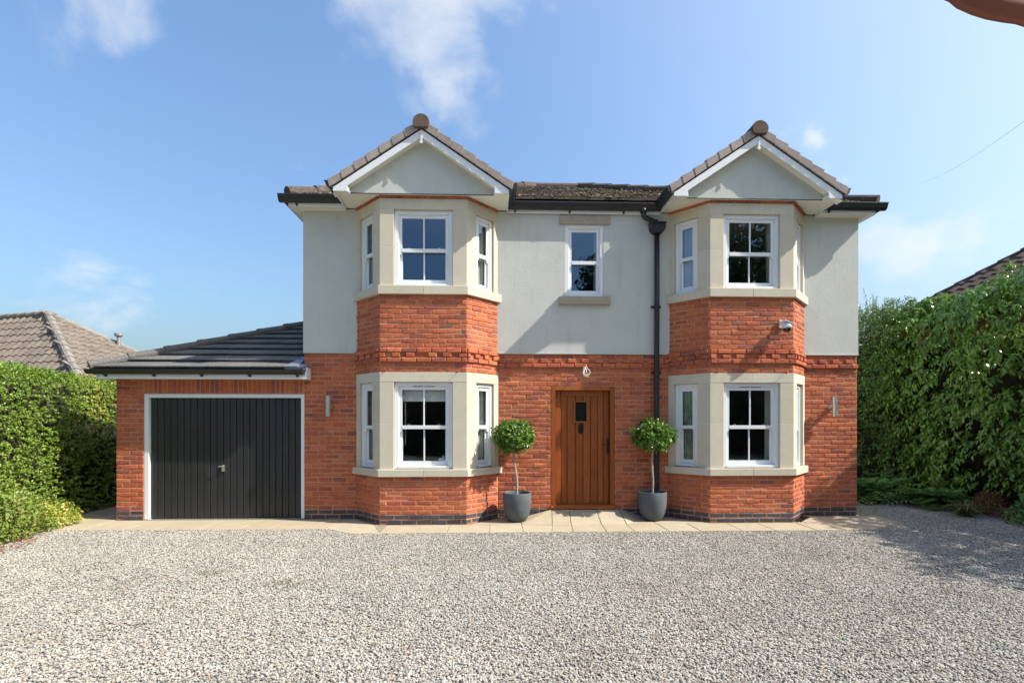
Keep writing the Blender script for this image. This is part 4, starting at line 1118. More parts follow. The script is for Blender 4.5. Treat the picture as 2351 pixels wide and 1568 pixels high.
def gravel(name, polys, dens, smin, smax, seed):
    me = bpy.data.meshes.new(name); v = []; f = []
    for p in polys: f.append(list(range(len(v), len(v) + len(p)))); v += [(x, y, -.014) for x, y in p]
    me.from_pydata(v, [], f); me.materials.append(M['bed'])
    o = link(name, me)
    ng = bpy.data.node_groups.new(name, 'GeometryNodeTree')
    ng.interface.new_socket('Geometry', in_out='INPUT', socket_type='NodeSocketGeometry'); ng.interface.new_socket('Geometry', in_out='OUTPUT', socket_type='NodeSocketGeometry')
    N = ng.nodes; L = ng.links
    gi = N.new('NodeGroupInput'); go = N.new('NodeGroupOutput')
    d = N.new('GeometryNodeDistributePointsOnFaces'); d.inputs['Density'].default_value = dens; d.inputs['Seed'].default_value = seed
    ci = N.new('GeometryNodeCollectionInfo'); ci.inputs['Collection'].default_value = pcol; ci.inputs['Separate Children'].default_value = True; ci.inputs['Reset Children'].default_value = True
    io = N.new('GeometryNodeInstanceOnPoints'); io.inputs['Pick Instance'].default_value = True
    rr = N.new('FunctionNodeRandomValue'); rr.data_type = 'FLOAT_VECTOR'; rr.inputs[0].default_value = (-.4, -.4, 0); rr.inputs[1].default_value = (.4, .4, 6.283)
    rs = N.new('FunctionNodeRandomValue'); rs.data_type = 'FLOAT'; rs.inputs[2].default_value = smin; rs.inputs[3].default_value = smax; rs.inputs['Seed'].default_value = 3
    pz = N.new('FunctionNodeRandomValue'); pz.data_type = 'FLOAT_VECTOR'; pz.inputs[0].default_value = (0, 0, -.004); pz.inputs[1].default_value = (0, 0, .012); pz.inputs['Seed'].default_value = 5
    sp = N.new('GeometryNodeSetPosition')
    L.new(gi.outputs[0], d.inputs['Mesh']); L.new(d.outputs['Points'], sp.inputs['Geometry']); L.new(pz.outputs[0], sp.inputs['Offset'])
    L.new(sp.outputs[0], io.inputs['Points']); L.new(ci.outputs[0], io.inputs['Instance'])
    L.new(rr.outputs[0], io.inputs['Rotation']); L.new(rs.outputs[1], io.inputs['Scale'])
    jn = N.new('GeometryNodeJoinGeometry'); L.new(io.outputs[0], jn.inputs[0])
    L.new(jn.outputs[0], go.inputs[0])
    md = o.modifiers.new('scatter', 'NODES'); md.node_group = ng
    return o


near = [[(-6.6, -6.2), (6.9, -6.2), (8.9, -3.2), (8.7, -1.09), (5.45, -1.09), (-2.02, -1.09), (-2.42, -.79), (-6.5, -.73), (-6.55, -3)], [(5.45, -1.09), (8.7, -1.09), (8.0, 3.5), (6.0, 3.5), (6.0, .28), (6.5, .28), (6.38, -.5)]]
tag(gravel('gravel', near, 7200, .011, .0245, 1), 'loose pale grey and buff gravel covering the whole drive', kind='stuff')

# ------------------------------------------------------------------ vegetation
def strip_samples(path, n, face_h, top_w, rad, seed):
    """Random points over a hedge that follows PATH in plan (outer face on the right-hand side when walking): face, rounded edge, top."""
    rng = np.random.default_rng(seed)
    path = np.array(path, float); seg = np.diff(path, axis=0); sl = np.linalg.norm(seg, axis=1); cum = np.concatenate([[0], np.cumsum(sl)])
    t = rng.random(n) * cum[-1]; i = np.clip(np.searchsorted(cum, t) - 1, 0, len(seg) - 1)
    p = path[i] + seg[i] * ((t - cum[i]) / sl[i])[:, None]
    d = seg[i] / sl[i][:, None]; outw = np.stack([d[:, 1], -d[:, 0]], 1)
    H = face_h(t) if callable(face_h) else np.full(n, face_h)
    arc = rad * math.pi / 2; tot = (H - rad) + arc + top_w
    q = rng.random(n) * tot
    z = np.where(q < H - rad, q, 0); x = np.zeros(n); nx = np.ones(n); nz = np.zeros(n)
    a = np.clip((q - (H - rad)) / rad, 0, math.pi / 2); m = (q >= H - rad) & (q < H - rad + arc)
    x = np.where(m, -rad + rad * np.cos(a), x); z = np.where(m, H - rad + rad * np.sin(a), z); nx = np.where(m, np.cos(a), nx); nz = np.where(m, np.sin(a), nz)
    m = q >= H - rad + arc; x = np.where(m, -rad - (q - (H - rad + arc)), x); z = np.where(m, H, z); nx = np.where(m, 0, nx); nz = np.where(m, 1, nz)
    pos = np.concatenate([p + outw * x[:, None], z[:, None]], 1); nrm = np.concatenate([outw * nx[:, None], nz[:, None]], 1)
    return pos, unit(nrm), t, rng


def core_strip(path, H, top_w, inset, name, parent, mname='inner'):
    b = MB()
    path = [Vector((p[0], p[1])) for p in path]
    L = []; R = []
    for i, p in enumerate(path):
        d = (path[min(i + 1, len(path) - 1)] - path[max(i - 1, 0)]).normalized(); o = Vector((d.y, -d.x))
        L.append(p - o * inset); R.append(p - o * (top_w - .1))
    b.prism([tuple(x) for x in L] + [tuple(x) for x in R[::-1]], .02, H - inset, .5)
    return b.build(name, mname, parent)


def hedge(name, path, H, top_w, rad, n, ln, wd, m, amp, fs, label, cat, seed, droop=0., inset=.22, depthj=.1, group=None, Hc=None, gap=0., curl=.12, slen=.12, nleaf=8, up=.4, amp2=0.):
    h = tag(empty(name, (path[len(path) // 2][0], path[len(path) // 2][1], 0)), label, cat, group)
    pos, nrm, t, rng = strip_samples(path, n, H, top_w, rad, seed)
    disp = (fbm(pos * fs, seed, 3) - .5) * 2 * amp + (fbm(pos * fs * 3.1 + 5, seed + 11, 2) - .5) * 2 * amp2
    pos = pos + nrm * (disp + rng.uniform(-depthj, depthj * .3, n) - slen * .5)[:, None]
    keep = pos[:, 2] > .03
    if gap:
        gv = fbm(pos * fs * 1.9 + 9, seed + 40, 2); keep &= (gv > gap) | (rng.random(n) < .2)
    pos, nrm = pos[keep], nrm[keep]
    tone = np.clip((fbm(pos * .9, seed + 7, 3) - .28) * 1.9 + rng.normal(0, .12, len(pos)), 0, 1)
    shoots('foliage', pos, nrm, nleaf, slen, ln, wd, m, h, seed + 3, droop=droop, up=up, tone=tone, curl=curl)
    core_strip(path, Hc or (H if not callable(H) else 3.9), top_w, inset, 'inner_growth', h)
    return h


# left hedge: outer face looks to the right (+X), so walk it from far to near
PL = [(-7.25, 8.5), (-7.2, 3), (-7.0, .6), (-6.72, -.8), (-6.62, -2.2), (-6.6, -5)]
PLr = PL[::-1]
hedge('clipped_hedge', PLr, 2.36, 1.6, .28, 23000, .038, .023, 'hedgeleaf', .15, .8, 'long clipped small leaved hedge along the left boundary beside the garage', 'hedge', 11, inset=.22, depthj=.08, slen=.08, nleaf=8, droop=.1, up=.35, amp2=.06, gap=.2)


def mound(name, c, rx, ry, rz, n, ln, wd, m, label, cat, seed, droop=.3, amp=.3, fs=2.2, up=.5, group=None, stems=6, axis_out=.5, curl=.15, kind='stuff'):
    h = tag(empty(name, (c[0], c[1], 0)), label, cat, group)
    rng = np.random.default_rng(seed)
    d = unit(rng.normal(size=(n, 3))); d[:, 2] = np.abs(d[:, 2]) * 1.0 - .12
    r = (rng.random(n) ** .35)
    sc = 1 + (fbm(d * fs + seed, seed, 3) - .5) * 2 * amp
    pos = np.array([c[0], c[1], 0]) + d * np.array([rx, ry, rz]) * (r * sc)[:, None]
    k = pos[:, 2] > .02; pos, d = pos[k], d[k]; n = len(pos)
    ax = unit(d * axis_out + rng.normal(size=(n, 3)) * .7 + np.array([0, 0, -droop])); nr = unit(d + np.array([0, 0, up]) + rng.normal(size=(n, 3)) * .5)
    s = rng.uniform(.6, 1.3, n); col = (fbm(pos * 1.5, seed + 3, 2) * .8 + rng.random(n) * .5) % 1
    leaf_mesh('foliage', pos, ax, nr, ln * s, wd * s, m, h, curl=curl, rnd=col, kind=kind)
    b = MB()
    for i in range(stems):
        a = rng.random() * 6.28; e = (c[0] + math.cos(a) * rx * .6, c[1] + math.sin(a) * ry * .6, rz * rng.uniform(.45, .8))
        b.tube([(c[0] + math.cos(a) * .05, c[1] + math.sin(a) * .05, 0), ((c[0] * 1 + e[0]) / 2, (c[1] + e[1]) / 2, rz * .35), e], [.012, .009, .004], 5)
    b.build('stem', 'wood', h)
    return h


mound('low_shrub', (-6.75, -1.35, 0), .72, .75, .92, 15000, .055, .022, 'limeleaf', 'feathery yellow green shrub spilling over the gravel at the foot of the left hedge', 'shrub', 21, amp=.35)
mound('low_shrub', (-6.72, -.45, 0), .5, .5, .42, 6000, .045, .024, 'hedgeleaf', 'small dark green shrub beside the paving at the base of the left hedge', 'shrub', 22, amp=.35)
n = 700
a = RNG.random(n) * 6.28; r = RNG.random(n) ** .6
lp = np.stack([-6.35 + r * np.cos(a) * .55, -1.95 + r * np.sin(a) * .75, .012 + RNG.random(n) * .02], 1)
tag(leaf_mesh('leaf_litter', lp, RNG.normal(size=(n, 3)) * np.array([1, 1, .3]), np.array([0, 0, 1.]) + RNG.normal(size=(n, 3)) * .4, RNG.uniform(.02, .05, n), RNG.uniform(.012, .03, n), 'litter'), 'rusty dead leaves scattered below the yellow green shrub', kind='stuff')
n = 900
ty = RNG.uniform(-2.5, 3.2, n); lp = np.stack([np.interp(ty, [-3.5, -.5, 1.2, 3.2], [8.55, 8.35, 7.95, 7.5]) + RNG.normal(0, .16, n), ty, .015 + RNG.random(n) * .02], 1)
tag(leaf_mesh('leaf_litter', lp, RNG.normal(size=(n, 3)) * np.array([1, 1, .3]), np.array([0, 0, 1.]) + RNG.normal(size=(n, 3)) * .4, RNG.uniform(.03, .07, n), RNG.uniform(.015, .035, n), 'litter'), 'brown leaf litter along the foot of the right hedge', kind='stuff')
# sparse fallen leaves on the drive
n = 160
lp = np.stack([RNG.uniform(-5, 7.5, n), RNG.uniform(-5, -1.1, n), RNG.uniform(.015, .025, n)], 1)
tag(leaf_mesh('fallen_leaves', lp, RNG.normal(size=(n, 3)) * np.array([1, 1, .2]), np.array([0, 0, 1.]) + RNG.normal(size=(n, 3)) * .3, .025, .013, 'litter'), 'small dry leaves dropped here and there over the gravel', kind='stuff')
for (x, y, k) in ((-2.85, -3.0, 0), (-2.0, -3.35, 1)):
    rng = np.random.default_rng(50 + k); n = 110
    p = np.stack([rng.normal(x, .10, n), rng.normal(y, .05, n), rng.uniform(.01, .035, n)], 1)
    w = tag(leaf_mesh('weed', p, rng.normal(size=(n, 3)) * np.array([1, 1, .5]) + np.array([0, 0, .5]), np.array([0, 0, 1.]) + rng.normal(size=(n, 3)) * .5, .022, .007, 'strap'), ('thin scrap of yellow green moss on the gravel before the garage door', 'second scrap of moss on the gravel, nearer to the camera')[k], 'weed', 'scraps of moss on the drive')

# right boundary: laurel in front, small leaved privet further back; outer face looks left (-X): walk towards the back
PRl = [(9.0, -9), (8.85, -3.5), (8.7, -.5), (8.35, 1.2), (8.15, 2.6)]
def flip(p): return p[::-1]
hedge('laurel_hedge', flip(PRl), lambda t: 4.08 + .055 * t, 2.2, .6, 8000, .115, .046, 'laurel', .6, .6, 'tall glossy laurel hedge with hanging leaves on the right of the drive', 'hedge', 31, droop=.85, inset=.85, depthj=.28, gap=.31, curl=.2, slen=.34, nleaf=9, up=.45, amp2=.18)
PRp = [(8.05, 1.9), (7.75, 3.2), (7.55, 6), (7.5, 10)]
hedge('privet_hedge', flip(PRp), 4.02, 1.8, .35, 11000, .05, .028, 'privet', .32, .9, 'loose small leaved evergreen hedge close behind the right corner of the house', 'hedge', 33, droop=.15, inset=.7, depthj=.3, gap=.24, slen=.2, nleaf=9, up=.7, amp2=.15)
# whippy shoots above the privet
rng = np.random.default_rng(5)
sh = MB(); P = []; A = []
for i in range(26):
    x, y = rng.uniform(7.7, 9.0), rng.uniform(2.0, 5.5); h0 = 3.9; h = rng.uniform(.15, .55); lx, ly = rng.normal(0, .06, 2)
    sh.tube([(x, y, h0 - .2), (x + lx, y + ly, h0 + h * .5), (x + lx * 2.2, y + ly * 2.2, h0 + h)], [.006, .004, .002], 4)
    for t in np.linspace(.1, 1, int(6 + h * 18)):
        P.append((x + lx * 2.2 * t + rng.normal(0, .02), y + ly * 2.2 * t + rng.normal(0, .02), h0 + h * t)); A.append(rng.normal(size=3) + np.array([0, 0, .4]))
priv = bpy.data.objects['privet_hedge']
sh.build('shoots', 'wood', priv)
leaf_mesh('shoot_leaves', np.array(P), np.array(A), rng.normal(size=(len(P), 3)), .045, .024, 'privet', priv, kind='stuff')
br = MB()
for i in range(12):
    y = rng.uniform(2.2, 4.4); z = rng.uniform(.6, 2.2)
    br.tube([(8.1, y, z), (7.85, y + rng.normal(0, .2), z + .45), (7.75, y + rng.normal(0, .3), z + .95)], [.011, .009, .004], 5)
br.build('branch', 'bark', priv)

# ferny and flowering plants at the foot of the right hedge
def fern(name, c, n, L, label, seed, m='fern', z0=.0, cat='fern'):
    h = tag(empty(name, (c[0], c[1], 0)), label, cat)
    rng = np.random.default_rng(seed); P = []; A = []; Nn = []; W = []; st = MB()
    for i in range(n):
        a = rng.random() * 6.28; l = L * rng.uniform(.6, 1.1); el = rng.uniform(.5, 1.15)
        pts = []
        for t in np.linspace(0, 1, 14):
            r = l * t * math.cos(el) * 1.0 + .25 * l * t * t * .5; z = z0 + l * (t * math.sin(el) - .55 * t * t)
            pts.append(Vector((c[0] + math.cos(a) * r, c[1] + math.sin(a) * r, max(z, .03))))
        st.tube(pts[::3], [.006, .004, .003, .002, .002][:len(pts[::3])], 4)
        for j in range(1, 14):
            d = (pts[j] - pts[j - 1]).normalized(); sd = d.cross(Vector((0, 0, 1))).normalized(); up = sd.cross(d)
            wl = L * .22 * math.sin(math.pi * min(1, .12 + j / 15)) 
            for s in (-1, 1):
                ax = (sd * s + d * .45).normalized(); P.append(tuple(pts[j] + ax * wl * .5)); A.append(tuple(ax)); Nn.append(tuple(up + Vector(rng.normal(size=3)) * .15)); W.append(wl)
    leaf_mesh('frond', np.array(P), np.array(A), np.array(Nn), np.array(W), np.array(W) * .28, m, h, curl=.1, kind='stuff')
    st.build('stem', 'wood', h)
    return h


fern('fern', (7.55, 1.75, 0), 44, 1.15, 'large arching dark fern growing beside the right corner of the house', 61)
fern('fern', (8.0, .75, 0), 36, .95, 'dark fern in the middle of the right hedge foot, left of the strap leaved plant', 62)
fern('fern', (7.1, 1.25, 0), 16, .42, 'tiny lime green fern standing on the gravel nearest the house corner', 63, m='limeleaf')


def strap(name, c, n, L, label, seed, m='strap', w=.018, cat='plant'):
    h = tag(empty(name, (c[0], c[1], 0)), label, cat); rng = np.random.default_rng(seed)
    V = []; F = []; R = []
    for i in range(n):
        a = rng.random() * 6.28; l = L * rng.uniform(.6, 1.15); el = rng.uniform(.75, 1.4); sd = (-math.sin(a), math.cos(a)); b = len(V); K = 7
        o = rng.normal(0, .05, 2)
        for j in range(K + 1):
            t = j / K; r = l * t * math.cos(el) + .35 * l * t * t; z = l * (t * math.sin(el) - .62 * t ** 2.2); ww = w * (1 - t ** 3) * .5 + .001
            for s in (-1, 1): V.append((c[0] + o[0] + math.cos(a) * r + sd[0] * ww * s, c[1] + o[1] + math.sin(a) * r + sd[1] * ww * s, max(.01, z)))
        rr = rng.random()
        for j in range(K): F.append((b + 2 * j, b + 2 * j + 1, b + 2 * j + 3, b + 2 * j + 2)); R.append(rr)
    ob = np_mesh('blades', np.array(V), np.array(F), np.array(R), m, h); ob['kind'] = 'stuff'
    return h


strap('strap_leaved_plant', (7.75, -.12, 0), 90, .55, 'clump of arching yellowed strap leaves at the gravel edge before the laurel', 71)
strap('strap_leaved_plant', (8.25, -.42, 0), 70, .45, 'clump of greener strap leaves under the laurel, right of the yellowed one', 72)
mound('russet_plant', (8.3, .05, 0), .30, .30, .5, 1500, .05, .014, 'russet', 'reddish brown spiky plant half hidden under the laurel', 'plant', 73, amp=.4, axis_out=1.0)
mound('leafy_shrub', (8.3, -.95, 0), .55, .5, .6, 3200, .07, .03, 'fern', 'low dark green shrub beneath the laurel at the right edge of view', 'shrub', 74, amp=.35)


# potted bay trees
def bay_tree(x, y, label, seed, lean, shadow=None):
    root = tag(empty('potted_bay_tree', (x, y, 0)), label, 'potted tree', 'clipped bay trees either side of the front door')
    p = MB(); R = .222
    p.lathe((x, y, .006), [(.02, 0), (.105, 0), (.135, .012), (.165, .05), (.195, .12), (.212, .20), (.220, .30), (.222, .44), (.219, .446), (.205, .446), (.201, .44), (.198, .40), (.02, .398)], 40, 0)
    pot = p.build('pot', 'pot', root, smooth=True)
    e = pot.modifiers.new('edge', 'EDGE_SPLIT'); e.split_angle = math.radians(40)
    s = MB(); s.lathe((x, y, .006), [(.0, .405), (.10, .402), (.195, .3995)], 20, 0); s.build('soil', 'soil', root)
    t = MB(); rng = np.random.default_rng(seed); pts = []
    for k in range(9):
        f = k / 8; pts.append((x + lean * (f - .05) + .012 * math.sin(f * 7 + seed), y + .01 * math.cos(f * 6), .40 + f * .78))
    t.tube(pts, [.022, .019, .018, .0165, .0165, .016, .016, .017, .02], 9, 0)
    top = Vector(pts[-2])
    cc = np.array([x + lean, y, 1.315])
    for k in range(14):
        d = unit(rng.normal(size=(1, 3)))[0]; e_ = Vector(cc + d * np.array([.26, .26, .18])); t.tube([top, top.lerp(e_, .5) + Vector((0, 0, .03)), e_], [.009, .007, .003], 5, 0)
    t.build('trunk', 'bark', root)
    n = 760
    d = unit(rng.normal(size=(n, 3))); r = .42 + .50 * rng.random(n) ** .6
    sc = 1 + (fbm(d * 2.3 + seed, seed, 3) - .5) * .55
    dz = np.where(d[:, 2] < 0, .195, .245)
    pos = cc + d * np.stack([np.full(n, .315), np.full(n, .315), dz], 1) * (r * sc)[:, None]
    shoots('crown', pos, d, 8, .072, .056, .024, 'bayleaf', root, seed + 5, droop=.05, up=.25, spread_=.6, curl=.08)
    return root


bay_tree(.345, -.30, 'clipped bay tree with leaning trunk in a grey pot, beside the left bay', 81, -.055)
bay_tree(2.485, -.28, 'clipped bay tree with straight trunk in a grey pot, before the black downpipe', 82, .01)

# ------------------------------------------------------------------ fittings on the walls
def wall_light(x, label, side):
    r = tag(empty('wall_light', (x, 0, 1.79)), label, 'wall light', 'steel cylinder lights on the front wall')
    y = -.12
    t = MB(); t.lathe((x, y, 1.64), [(.0, 0), (.039, 0), (.039, .32), (.0, .32)], 20, 0); t.build('body', 'chrome', r)
    for z in (1.668, 1.70, 1.885, 1.92):
        k = MB(); k.lathe((x, y, z), [(.039, 0), (.044, .002), (.044, .009), (.039, .011)], 20, 0); k.build('band', 'chrome', r)
    m = MB(); m.box(x - .02, x + .02, y + .03, -.03, 1.765, 1.815, 0); m.lathe((x, 0, 1.79), [(0, 0)], 3, 0)
    T = Matrix.Translation((x, 0, 1.79)) @ Matrix.Rotation(math.pi / 2, 4, 'X'); m.T = T; m.lathe((0, 0, .004), [(.0, .028), (.042, .028), (.045, .02), (.045, 0)], 20, 0); m.build('bracket', 'chrome', r)


wall_light(-2.635, 'steel cylinder wall light on the shaded brick between garage and left bay', -1)
wall_light(5.545, 'steel cylinder wall light on the sunlit brick right of the right bay', 1)
cr = tag(empty('security_camera', (4.44, -.5, 3.02)), 'small white dome security camera on the brick of the right bay', 'security camera')
b = MB(); b.box(4.395, 4.475, -.53, -.502, 3.0, 3.12, 0); b.tube([(4.435, -.52, 3.09), (4.44, -.60, 3.07), (4.445, -.63, 3.05)], .022, 10, 0); b.build('bracket', 'white', cr, bevel=.004)
b = MB(); b.lathe((4.445, -.64, 2.975), [(.0, .085), (.035, .082), (.06, .065), (.072, .03), (.072, 0), (.0, 0)], 24, 0); b.build('housing', 'white', cr, smooth=True)
b = MB(); b.lathe((4.445, -.64, 2.974), [(.056, 0), (.053, -.022), (.04, -.045), (.02, -.057), (0, -.06)], 24, 0); b.build('dome', 'camdark', cr, smooth=True)
b = MB(); b.prism([(4.375, 3.085), (4.52, 3.03), (4.525, 3.036), (4.38, 3.094)], -.71, -.56, 0, axis='y'); b.build('rain_hood', 'white', cr)
hk = tag(empty('hanging_hook', (1.446, 0, 2.36)), 'white scrolled iron hanging hook above the oak front door', 'hook')
b = MB(); x = 1.446
b.box(x - .012, x + .012, -.026, -.021, 2.30, 2.46, 0)
b.tube([(x, -.024, 2.44), (x, -.12, 2.425), (x, -.20, 2.375), (x, -.24, 2.33)], .008, 8, 0); b.build('bracket', 'white', hk)
b = MB(); b.tube([(x + .055 * math.cos(t), -.235, 2.335 + .055 * math.sin(t)) for t in np.linspace(math.radians(75), math.radians(-230), 22)], .0085, 8, 0)
b.tube([(x + .016, -.235, 2.388), (x + .0, -.235, 2.415), (x - .006, -.235, 2.455)], [.010, .010, .003], 8, 0); b.tube([(x + .03 * math.cos(t), -.235, 2.325 + .025 * math.sin(t)) for t in np.linspace(math.radians(-20), math.radians(-200), 12)], .007, 6, 0)
b.tube([(x - .035, -.235, 2.262), (x - .01, -.235, 2.272), (x + .012, -.235, 2.268), (x + .032, -.235, 2.262)], .007, 6, 0); b.build('scroll', 'stone', hk, smooth=True)  # white scroll takes the duller stone tone, its shade put into the colour

# ------------------------------------------------------------------ things behind the windows
def curtain(x0, x1, y, z0, z1, label, m='curtain', amp=.02, freq=55):
    V = []; F = []; K = 36
    for i in range(K + 1):
        x = x0 + (x1 - x0) * i / K; o = amp * math.sin(freq * (x - x0)) + amp * .4 * math.sin(freq * 2.3 * x)
        V += [(x, y + o, z0), (x + .01 * math.sin(freq * x), y + o * .8, z1)]
    for i in range(K): F.append((2 * i, 2 * i + 2, 2 * i + 3, 2 * i + 1))
    o = np_mesh('curtain', np.array(V), np.array(F), np.zeros(len(F)), m)
    return tag(o, label, 'curtain')


curtain(4.28, 4.62, -.30, .9, 2.15, 'sage curtain gathered at the right of the lower right bay window')
curtain(4.30, 4.62, -.30, 3.65, 4.75, 'pale curtain gathered at the right of the upper right bay window')
def side_curtain(bi, fi, z0, z1, label, m, a0=.05, a1=.62, inset=.15, amp=.016, freq=48):
    o, u, w, L = facets(BAYS[bi])[fi]
    if fi == 0: a0, a1 = L - a1, L - a0
    V = []; F = []; K = 40
    for i in range(K + 1):
        a = a0 + (a1 - a0) * i / K; d = inset + amp * math.sin(freq * a) + amp * .5 * math.sin(freq * 2.1 * a + 1)
        V += [(o[0] + u[0] * a + w[0] * d, o[1] + u[1] * a + w[1] * d, z0), (o[0] + u[0] * a + w[0] * d, o[1] + u[1] * a + w[1] * d, z1)]
    for i in range(K): F.append((2 * i, 2 * i + 2, 2 * i + 3, 2 * i + 1))
    tag(np_mesh('curtain', np.array(V), np.array(F), np.zeros(len(F)), m), label, 'curtain')


side_curtain(1, 0, .86, 2.2, 'patterned drape inside the left side light of the lower right bay', 'drape', a0=.30)
side_curtain(1, 0, 3.62, 4.8, 'blue grey net inside the left side light of the upper right bay', 'net')
side_curtain(1, 2, .86, 2.2, 'net inside the narrow right side light of the lower right bay', 'net')
side_curtain(1, 2, 3.62, 4.8, 'net inside the narrow right side light of the upper right bay', 'net')
side_curtain(0, 0, .86, 2.2, 'drape inside the left side light of the lower left bay', 'drape')
side_curtain(0, 0, 3.62, 4.8, 'drape inside the left side light of the upper left bay', 'drape')
side_curtain(0, 2, 3.62, 4.8, 'pale sage drape inside the right side light of the upper left bay', 'curtain')
side_curtain(0, 2, .86, 2.2, 'pale sage drape inside the right side light of the lower left bay', 'curtain')
curtain(1.63, 1.76, .16, 3.6, 4.7, 'net curtain at the right edge of the small landing window', 'net', .008)
bl = tag(empty('window_blind', (-1.085, -.34, 2.1)), 'half raised pale blind in the lower left bay window', 'blind')
for k in range(3):
    b = MB(); z = 2.10 - k * .075; b.prism([(-.355, z), (-.345, z), (-.335, z - .07), (-.35, z - .085)][::-1], -1.48, -.69, 0, axis='x'); b.build('fold', 'blind', bl)
for x in (-1.38, -.76): b = MB(); b.tube([(x, -.35, 1.86), (x, -.35, 1.2)], .004, 5, 0); b.build('cord', 'blind', bl)
b = MB(); b.box(-.87, -.68, -.36, -.28, .86, .99, 0); b.tube([(-.80, -.32, .99), (-.80, -.32, 1.03)], .012, 8, 0); tag(b.build('box', 'cream', bevel=.004), 'white box standing on the sill inside the lower left bay window', 'box')
b = MB(); b.box(4.10, 4.30, -.36, -.30, .86, .95, 0); tag(b.build('box', 'cream', bevel=.004), 'pale blue grey box on the sill inside the lower right bay window', 'box')
vs = tag(empty('candlestick_stand', (3.72, .5, .06)), 'stand of three tall white candles seen through the lower right bay window', 'candle stand')
b = MB(); b.box(3.52, 3.86, .42, .58, .06, .95, 0); b.build('table', 'carpet', vs)
for x, h in ((3.56, .30), (3.68, .34), (3.78, .28)): b = MB(); b.tube([(x, .5, .951), (x, .5, .951 + h)], .012, 8, 0); b.build('candle', 'cream', vs)

# ------------------------------------------------------------------ neighbours, cable and the corner of the frame
def wl(lat, dep):                                         # plan position from sideways distance and depth seen from the camera
    t = math.radians(1.9); return (lat * math.cos(t) + dep * math.sin(t), -lat * math.sin(t) + dep * math.cos(t) - 8.3)


PT = {}
def pantile(gauge, wid, m):
    key = (gauge, wid, m)
    if key not in PT:
        V = []; F = []; K = 6
        for j, (s, h) in enumerate(((0, .0), (0, .034), (gauge + .05, .006))):
            for i in range(K + 1):
                t = i / K; V.append((wid * (t - .5) * 1.01, s, h + (.028 * math.sin(t * 2 * math.pi) if True else 0)))
        for j in range(2):
            for i in range(K): a = j * (K + 1) + i; F.append((a, a + 1, a + K + 2, a + K + 1))
        me = bpy.data.meshes.new('roof_tile'); me.from_pydata(V, [], F); me.attributes.new('rnd', 'FLOAT', 'FACE'); me.materials.append(M[m]); PT[key] = me
    return PT[key]


def tile_face(parent, tri, edir, gauge, wid, m, budget, cam=Vector((0, -8.3, 1.54))):
    """Tiles over a roof plane: tri is the polygon (3-D, any order round), edir the horizontal eave direction. Nearest become objects."""
    tri = [Vector(p) for p in tri]; e = Vector(edir).normalized()
    nrm = (tri[1] - tri[0]).cross(tri[2] - tri[0]).normalized()
    if nrm.z < 0: nrm = -nrm
    up = nrm.cross(e).normalized()
    if up.z < 0: up = -up; e = -e
    o = min(tri, key=lambda p: p.z)
    q = [((p - o).dot(e), (p - o).dot(up)) for p in tri]
    ar = sum(q[i][0] * q[(i + 1) % len(q)][1] - q[(i + 1) % len(q)][0] * q[i][1] for i in range(len(q)))
    if ar < 0: q = q[::-1]
    def inside(a, b): 
        for i in range(len(q)):
            p, r = q[i], q[(i + 1) % len(q)]; L = math.hypot(r[0] - p[0], r[1] - p[1])
            if L < 1e-6: continue
            if ((r[0] - p[0]) * (b - p[1]) - (r[1] - p[1]) * (a - p[0])) / L < -.02: return False
        return True
    cells = []
    a0, a1 = min(p[0] for p in q), max(p[0] for p in q); b1 = max(p[1] for p in q)
    r = 0
    while r * gauge < b1:
        a = a0 + wid / 2
        while a < a1:
            if inside(a, r * gauge + gauge * .4): cells.append((a, r * gauge))
            a += wid
        r += 1
    me = pantile(gauge, wid, m)
    R = Matrix(((e.x, up.x, nrm.x, 0), (e.y, up.y, nrm.y, 0), (e.z, up.z, nrm.z, 0), (0, 0, 0, 1)))
    out = []
    for (a, b) in cells:
        p = o + e * a + up * b + nrm * .01
        out.append(((p - cam).length, p, R))
    return out, me


def place_tiles(parent, sets, m, limit=296):
    allc = []
    for cells, me in sets: allc += [(d, p, R, me) for d, p, R in cells]
    allc.sort(key=lambda c: c[0])
    for (d, p, R, me) in allc[:limit]: link('roof_tile', me, parent, Matrix.Translation(p) @ R @ Matrix.Rotation(random.uniform(-.006, .006), 4, 'X'))
    if len(allc) > limit:
        b = MB()
        for (d, p, R, me) in allc[limit:]:
            Mx = Matrix.Translation(p) @ R; n = b.P([Mx @ v.co for v in me.vertices]); rr = random.random()
            b.F([tuple(pl.vertices) for pl in me.polygons], n, rr)
        tag(b.build('tile_courses', m, parent), kind='stuff')


def hip_run(parent, A, B, m, step=.42, rad=.11, name='hip_tile', drop=.0):
    A, B = Vector(A), Vector(B); L = (B - A).length; n = int(L / step); d = (A - B).normalized()
    for i in range(n):
        p0 = B + d * (L * i / n); p1 = B + d * (L * (i + 1.06) / n)
        t = MB(); t.tube([p0 + Vector((0, 0, .025)), p0 + d * (L / n * .5) + Vector((0, 0, .016)), p1 + Vector((0, 0, .004))], [rad, rad * .96, rad * .92], 10, 0); t.build(name, m, parent)


